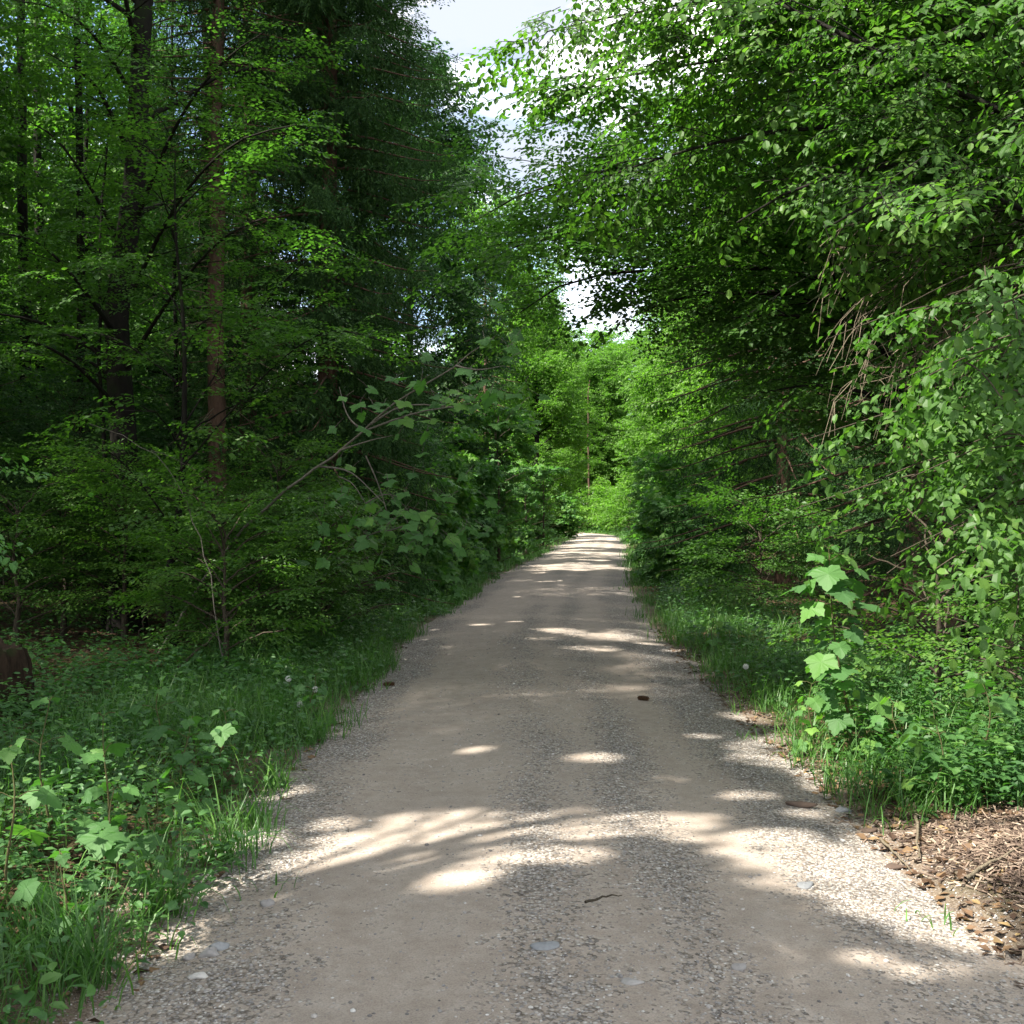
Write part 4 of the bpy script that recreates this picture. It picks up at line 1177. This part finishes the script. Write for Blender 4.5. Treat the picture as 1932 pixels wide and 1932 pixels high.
# loose gravel
ico_v = []
ph = (1 + 5**.5) / 2
for a in (-1, 1):
    for b in (-ph, ph):
        ico_v += [(0, a, b), (a, b, 0), (b, 0, a)]
ico_v = nrm(np.array(ico_v))
from itertools import combinations
ico_f = [c for c in combinations(range(12), 3) if all(abs(np.linalg.norm(ico_v[i] - ico_v[j]) - 1.0515) < .01 for i, j in combinations(c, 2))]
ico_f = np.array([c if np.dot(np.cross(ico_v[c[1]] - ico_v[c[0]], ico_v[c[2]] - ico_v[c[0]]), ico_v[c[0]]) > 0 else (c[0], c[2], c[1]) for c in ico_f])
LEAF['stone'] = (ico_v, ico_f)


def stones(pos, size, r, flat=.6):
    n = len(pos)
    a = r.uniform(0, 6.28, n)
    sc = size[:, None] * np.c_[r.uniform(.7, 1.3, n), r.uniform(.6, 1.0, n), flat * r.uniform(.6, 1.1, n)]
    v = ico_v[None] * sc[:, None, :] * r.uniform(.8, 1.2, (n, 12, 1))
    ca, sa = np.cos(a)[:, None], np.sin(a)[:, None]
    return np.stack([v[..., 0] * ca - v[..., 1] * sa, v[..., 0] * sa + v[..., 1] * ca, v[..., 2]], -1) + pos[:, None, :]


n = 210000
y = 3.1 * (15 / 3.1) ** rg.uniform(0, 1, n)
lat = rg.uniform(-1.9, 1.95, n)
x = xc(y) + lat
k = rg.uniform(0, 1, n) < .06 + .94 * gravel_mask_np(lat, x, y) ** 1.4 * (1 - .6 * sst(1.45, 1.9, np.abs(lat)))
x, y = x[k][:42000], y[k][:42000]
sz = .0028 + .0045 * rg.uniform(0, 1, len(x)) ** 2.5 + .008 * (rg.uniform(0, 1, len(x)) > .975) * rg.uniform(.3, 1, len(x))
sz *= (1 + .05 * np.maximum(0, y - 6))
pos = np.stack([x, y, surf(x, y) + sz * .15], 1)
tag(leaf_mesh('gravel', 'stone', stones(pos, sz, rg), rg.uniform(0, 1, len(x)) ** 1.1, M['stone']), kind='stuff', label='loose grey gravel along the middle and shoulders of the road')

# dead leaves on the floor and along the road edges
lp = np.concatenate([np.c_[rg.uniform(-8, -3.4, 5200), rg.uniform(8, 20, 5200), np.zeros(5200)], verge_points(2200, 1, 4.2, 16, 1.55, 2.5), verge_points(700, -1, 3.4, 14, 1.5, 2.4), verge_points(1500, 1, 6, 18, 2.5, 5)])
lp[:, 2] = surf(lp[:, 0], lp[:, 1]) + .008
a = rg.uniform(0, 6.28, len(lp))
tag(leaf_mesh('leaf_litter', 'mid', place_leaves('mid', lp, np.c_[np.cos(a), np.sin(a), rg.normal(0, .25, len(lp))], UP + rg.normal(0, .35, (len(lp), 3)), rg.uniform(.03, .075, len(lp))), rg.uniform(0, 1, len(lp)), M['litter']),
    kind='stuff', label='brown dead leaves on the forest floor and road edges')

# wood chips and bark debris on the right shoulder
n = 12000
cx = np.r_[rg.normal(2.50, .34, n), rg.uniform(1.70, 2.1, 1800)]
cy = np.r_[rg.normal(5.0, .62, n), rg.uniform(5.5, 11, 1800)]
kk = (cx - xc(cy) > 1.66 + .12 * np.sin(cy * 3) + .10 * np.sin(cy * 7 + 1) + rg.normal(0, .08, len(cx))) & (cy > 3.3)
cx, cy = cx[kk], cy[kk]
n = len(cx)
cz = surf(cx, cy) + rg.uniform(0, .035, n) * np.exp(-((cx - 2.4) / .5) ** 2 - ((cy - 5.0) / .7) ** 2)
a = rg.uniform(0, 6.28, n)
X = nrm(np.c_[np.cos(a), np.sin(a), rg.normal(0, .22, n)])
N = UP + rg.normal(0, .35, (n, 3))
Y = nrm(np.cross(N, X))
Z = np.cross(X, Y)
bxv = np.array([[i, j, k_] for i in (-.5, .5) for j in (-.5, .5) for k_ in (-.5, .5)])
bxf = np.array([[0, 1, 3, 2], [4, 6, 7, 5], [0, 4, 5, 1], [2, 3, 7, 6], [0, 2, 6, 4], [1, 5, 7, 3]])
dim = np.c_[rg.uniform(.012, .06, n) * (1 + 1.6 * (rg.uniform(0, 1, n) > .8)), rg.uniform(.0025, .010, n), rg.uniform(.002, .005, n)]
v = np.stack([cx, cy, cz], 1)[:, None] + sum((bxv[None, :, j:j + 1] * dim[:, None, j:j + 1]) * ax_[:, None] for j, ax_ in enumerate((X, Y, Z)))
v *= 1.0
tag(mesh('wood_chips', v.reshape(-1, 3), [((np.arange(n)[:, None, None] * 8 + bxf[None]).reshape(-1, 4), 0)], M['chip'], None, (0, 0, 0), {'rnd': np.repeat(rg.uniform(0, 1, n), 6)}),
    kind='stuff', label='reddish-brown wood chips and bark debris on the right shoulder')


def on(px, py, dz=0.0):
    g = G(px, py)
    return np.array([g[0], g[1], float(surf(g[0], g[1])) + dz])


for a, b, r_, m, lab in [((1725, 1530), (1735, 1640), .012, 'dead_twig', 'pale upright-lying stick in the middle of the wood chips'), ((1820, 1690), (1932, 1660), .010, 'dead_twig', 'pale stick across the lower wood chips at the right edge'),
                         ((1660, 1590), (1720, 1660), .008, 'dead_twig', 'short stick on the near-road rim of the wood chips'), ((1720, 1490), (1830, 1570), .010, 'dead_twig', 'long thin stick slanting from the grass into the wood chips'),
                         ((1105, 1752), (1175, 1735), .006, 'twig', 'small dark twig lying in the middle of the road'), ((1600, 1522), (1690, 1500), .008, 'twig', 'dark twig where road meets the wood chips'),
                         ((320, 1735), (395, 1672), .008, 'twig', 'dark twig along the left gravel edge below the largest tuft'), ((1390, 1270), (1410, 1300), .004, 'dead_twig', 'thin dry stalk fallen on the right dirt edge')]:
    A, B = on(*a, .02), on(*b, .02)
    pole('stick', [A, (A + B) / 2 + [0, 0, .015], B], r_, lab, 'stick', m, n=10, jit=.003, group='sticks on the ground')


# countable small things on the road
def blob(name, p, dims, rot, m, label, cat, group, seed, amp=.2):
    r = np.random.default_rng(seed)
    nu, nv = 16, 9
    u = np.arange(nu) * 2 * PI / nu
    w = np.linspace(-PI / 2 + .12, PI / 2 - .12, nv)
    UU, WWm = np.meshgrid(u, w)
    k = 1 + amp * np.sin(UU * 2 + seed) * np.cos(WWm * 3 + 1) + amp * .6 * np.sin(UU * 3 + WWm * 2 + seed * 2) + r.normal(0, .02, UU.shape)
    v = np.stack([np.cos(WWm) * np.cos(UU) * k * dims[0], np.cos(WWm) * np.sin(UU) * k * dims[1], np.sin(WWm) * k * dims[2]], -1).reshape(-1, 3)
    v = np.concatenate([v, [[0, 0, -dims[2]], [0, 0, dims[2]]]])
    c, s = math.cos(rot), math.sin(rot)
    v = np.c_[v[:, 0] * c - v[:, 1] * s, v[:, 0] * s + v[:, 1] * c, v[:, 2]] + p
    i = (np.arange(nv - 1)[:, None] * nu + np.arange(nu)[None]).ravel()
    j = (np.arange(nv - 1)[:, None] * nu + (np.arange(nu)[None] + 1) % nu).ravel()
    e = np.arange(nu)
    f2 = np.stack([np.r_[(e + 1) % nu, e + (nv - 1) * nu], np.r_[e, (e + 1) % nu + (nv - 1) * nu], np.r_[np.full(nu, nu * nv), np.full(nu, nu * nv + 1)]], 1)
    q = np.stack([i, j, j + nu, i + nu], 1)
    o = mesh(name, v, [(q, 0), (f2, 0)], M[m], None, p, {'rnd': np.full(len(q) + len(f2), r.uniform(.3, 1) if m != 'chip' else r.uniform(.1, .35))}, smooth=True)
    return tag(o, label, cat, group)


for i, (px, py, dm, rot, m, lab) in enumerate([(1030, 1826, (.055, .036, .012), .3, 'pale_stone', 'flat bluish stone pressed into the middle of the road'), (1193, 1893, (.040, .024, .009), -.2, 'stone', 'smaller pale flat stone near the bottom edge'),
                                               (1590, 1532, (.045, .03, .02), 0, 'pale_stone', 'white stone beside the bark pieces on the right'), (395, 1812, (.036, .026, .024), .3, 'stone', 'largest grey stone on the left shoulder'),
                                               (412, 1800, (.04, .025, .02), 0, 'pale_stone', 'pale stone touching the largest one on the left shoulder'), (355, 1815, (.03, .02, .015), 1, 'stone', 'little stone left of the largest one'),
                                               (505, 1722, (.03, .024, .02), .5, 'stone', 'round grey stone below the lone left sprout'), (1395, 1858, (.03, .02, .014), .4, 'stone', 'small reddish-grey stone in the right wheel track'),
                                               (1520, 1690, (.05, .03, .012), .9, 'pale_stone', 'flat pale stone in the sunny right gravel'), (375, 1855, (.034, .022, .012), 0, 'stone', 'flat grey stone at the left bottom among gravel')]):
    blob('stone', on(px, py, dm[2] * .1), dm, rot, m, lab, 'stone', 'larger stones on the road', 200 + i)
for i, (px, py, dm, rot, lab) in enumerate([(1510, 1530, (.085, .022, .018), -.25, 'thick brown bark piece lying on the right gravel'), (1575, 1552 - 60, (.07, .02, .016), -.1, 'brown bark piece beside the right verge herbs'), (1640, 1600 - 30, (.05, .025, .012), .2, 'bark scrap at the rim of the wood chips'),
                                            (1690, 1640, (.05, .03, .012), -.1, 'flat reddish bark scrap on sunny gravel')]):
    blob('bark_piece', on(px, py, dm[2] * .6), dm, rot, 'chip', lab, 'bark', 'bark pieces on the right shoulder', 230 + i, .2)


def cone(px, py, rot, label, L=.10, seed=0):
    """spruce cone: spiral of overlapping scales round a spindle"""
    r = np.random.default_rng(seed)
    p = on(px, py, .018)
    ns = 90
    f = (np.arange(ns) + .5) / ns
    a = np.arange(ns) * 2.39996
    rad = .019 * np.sin(PI * (.08 + .86 * f)) ** .6
    pos = np.c_[(f - .5) * L, rad * np.cos(a) * .55, rad * np.sin(a) * .55]
    Xd = np.c_[np.full(ns, .75), np.cos(a), np.sin(a)]
    lv = place_leaves('near', pos, Xd, np.c_[np.full(ns, -.8), np.cos(a), np.sin(a)], np.full(ns, .021))
    nu = 10
    t = np.linspace(0, 1, 8)
    core, cf = tubes(np.array([np.c_[(t - .5) * L, 0 * t, 0 * t]]), np.array([.0145 * np.sin(PI * (.05 + .9 * t)) ** .6]), nu)
    c, s = math.cos(rot), math.sin(rot)
    V = np.concatenate([lv.reshape(-1, 3), core])
    V = np.c_[V[:, 0] * c - V[:, 1] * s, V[:, 0] * s + V[:, 1] * c, V[:, 2]] + p
    tf = (np.arange(ns)[:, None, None] * 8 + LEAF['near'][1][None]).reshape(-1, 3)
    tag(mesh('spruce_cone', V, [(tf, 0), (cf + ns * 8, 0)], M['cone'], None, p), label, 'cone', 'cones on the road')


cone(733, 1298, .2, 'brown cone on the left gravel shoulder', seed=1)
cone(1212, 1332, -.5, 'dark cone in the right wheel track', .09, seed=2)


def dandelion(px, py, h, label, seed):
    r = np.random.default_rng(seed)
    b = on(px, py, -.01)
    W = Wood()
    top = b + np.array([r.normal(0, .03), 0, h])
    st = resample(np.array([b, b + [.02, 0, h * .5], top]), 8)
    W.add(st, .0025, 5)
    o = root('dandelion', b, label, 'dandelion', 'dandelion clocks')
    v, f = W.get()
    mesh('stem', v, [(f, 0)], M['stem'], o, b, smooth=True)
    n = 260
    d = nrm(r.normal(0, 1, (n, 3)))
    sd = nrm(np.cross(d, r.normal(0, 1, (n, 3))))
    lv = np.stack([top + d * .004 + sd * .0006, top + d * .022, top + d * .004 - sd * .0006], 1)
    sd2 = np.cross(d, sd)
    tuftv = np.concatenate([np.stack([top + d * .021 + s_ * .0007, top + d * .026 + q_ * .008, top + d * .021 - s_ * .0007], 1) for s_, q_ in ((sd, sd2), (sd, -sd2), (sd2, sd), (sd2, -sd))])
    LEAF['tri'] = (np.zeros((3, 3)), np.array([[0, 1, 2]]))
    al = np.concatenate([lv, tuftv])
    leaf_mesh('seed_head', 'tri', al, r.uniform(0, 1, len(al)), M['clock'], o, b)


for i, a in enumerate([(546, 1345, .24, 'dandelion clock deeper in the left grass'), (592, 1352, .20, 'dandelion clock nearest the left gravel'), (566, 1368, .16, 'short dandelion clock between the other two on the left'), (1412, 1318, .26, 'tall dandelion clock on the right road edge')]):
    dandelion(*a, 300 + i)

# ------------------------------------------------------------------ light, sky, camera
w = bpy.data.worlds.new('World')
bpy.context.scene.world = w
w.use_nodes = True
nt = w.node_tree
bg = nt.nodes['Background']
sky = nt.nodes.new('ShaderNodeTexSky')
sky.sky_type = 'NISHITA'
sky.sun_disc = False
sky.sun_elevation = SUN_EL
sky.sun_rotation = math.atan2(SUN[0], SUN[1])
sky.air_density = 1.0
sky.dust_density = 1.0
nt.links.new(sky.outputs[0], bg.inputs['Color'])
bg.inputs['Strength'].default_value = .09
tc = nt.nodes.new('ShaderNodeTexCoord')
mp = nt.nodes.new('ShaderNodeMapping')
mp.inputs['Scale'].default_value = (1, 1, 2.2)
mp.inputs['Location'].default_value = (.35, .1, .25)
nt.links.new(tc.outputs['Generated'], mp.inputs['Vector'])
n1 = noise(nt, mp.outputs[0], 2.6, 7, .55)
n2 = noise(nt, mp.outputs[0], 4.5, 5, .5)
cm = ramp(nt, n1, [(.42, (0, 0, 0)), (.57, (1, 1, 1))])
cc = ramp(nt, n2, [(.43, (.185, .20, .235)), (.57, (1, .965, .91))])
cb = nt.nodes.new('ShaderNodeBackground')
nt.links.new(cc, cb.inputs['Color'])
cb.inputs['Strength'].default_value = 1.25
mx = nt.nodes.new('ShaderNodeMixShader')
nt.links.new(cm, mx.inputs[0])
nt.links.new(bg.outputs[0], mx.inputs[1])
nt.links.new(cb.outputs[0], mx.inputs[2])
nt.links.new(mx.outputs[0], nt.nodes['World Output'].inputs['Surface'])

sl = bpy.data.lights.new('sun', 'SUN')
sl.energy = 5.0
sl.angle = math.radians(.65)
sl.color = (1, .94, .84)
so = bpy.data.objects.new('sun', sl)
C.objects.link(so)
so.location = (-20, -5, 30)
so.rotation_euler = Vector(SUN).to_track_quat('Z', 'Y').to_euler()

cam = bpy.data.cameras.new('camera')
cam.lens = 36 * F / 1932
cam.sensor_width = 36
cam.clip_end = 2000
cam.shift_y = (HZ - 966) / 1932
co = bpy.data.objects.new('camera', cam)
C.objects.link(co)
co.location = (0, 0, CAMZ)
co.rotation_euler = (PI / 2, 0, 0)
sc = bpy.context.scene
sc.camera = co
sc.view_settings.view_transform = 'Standard'
sc.view_settings.look = 'None'
sc.view_settings.exposure = 1.95
sc.render.engine = 'CYCLES'
sc.cycles.max_bounces = 7
sc.cycles.diffuse_bounces = 4
sc.cycles.glossy_bounces = 2
sc.cycles.transmission_bounces = 5
sc.cycles.use_denoising = True
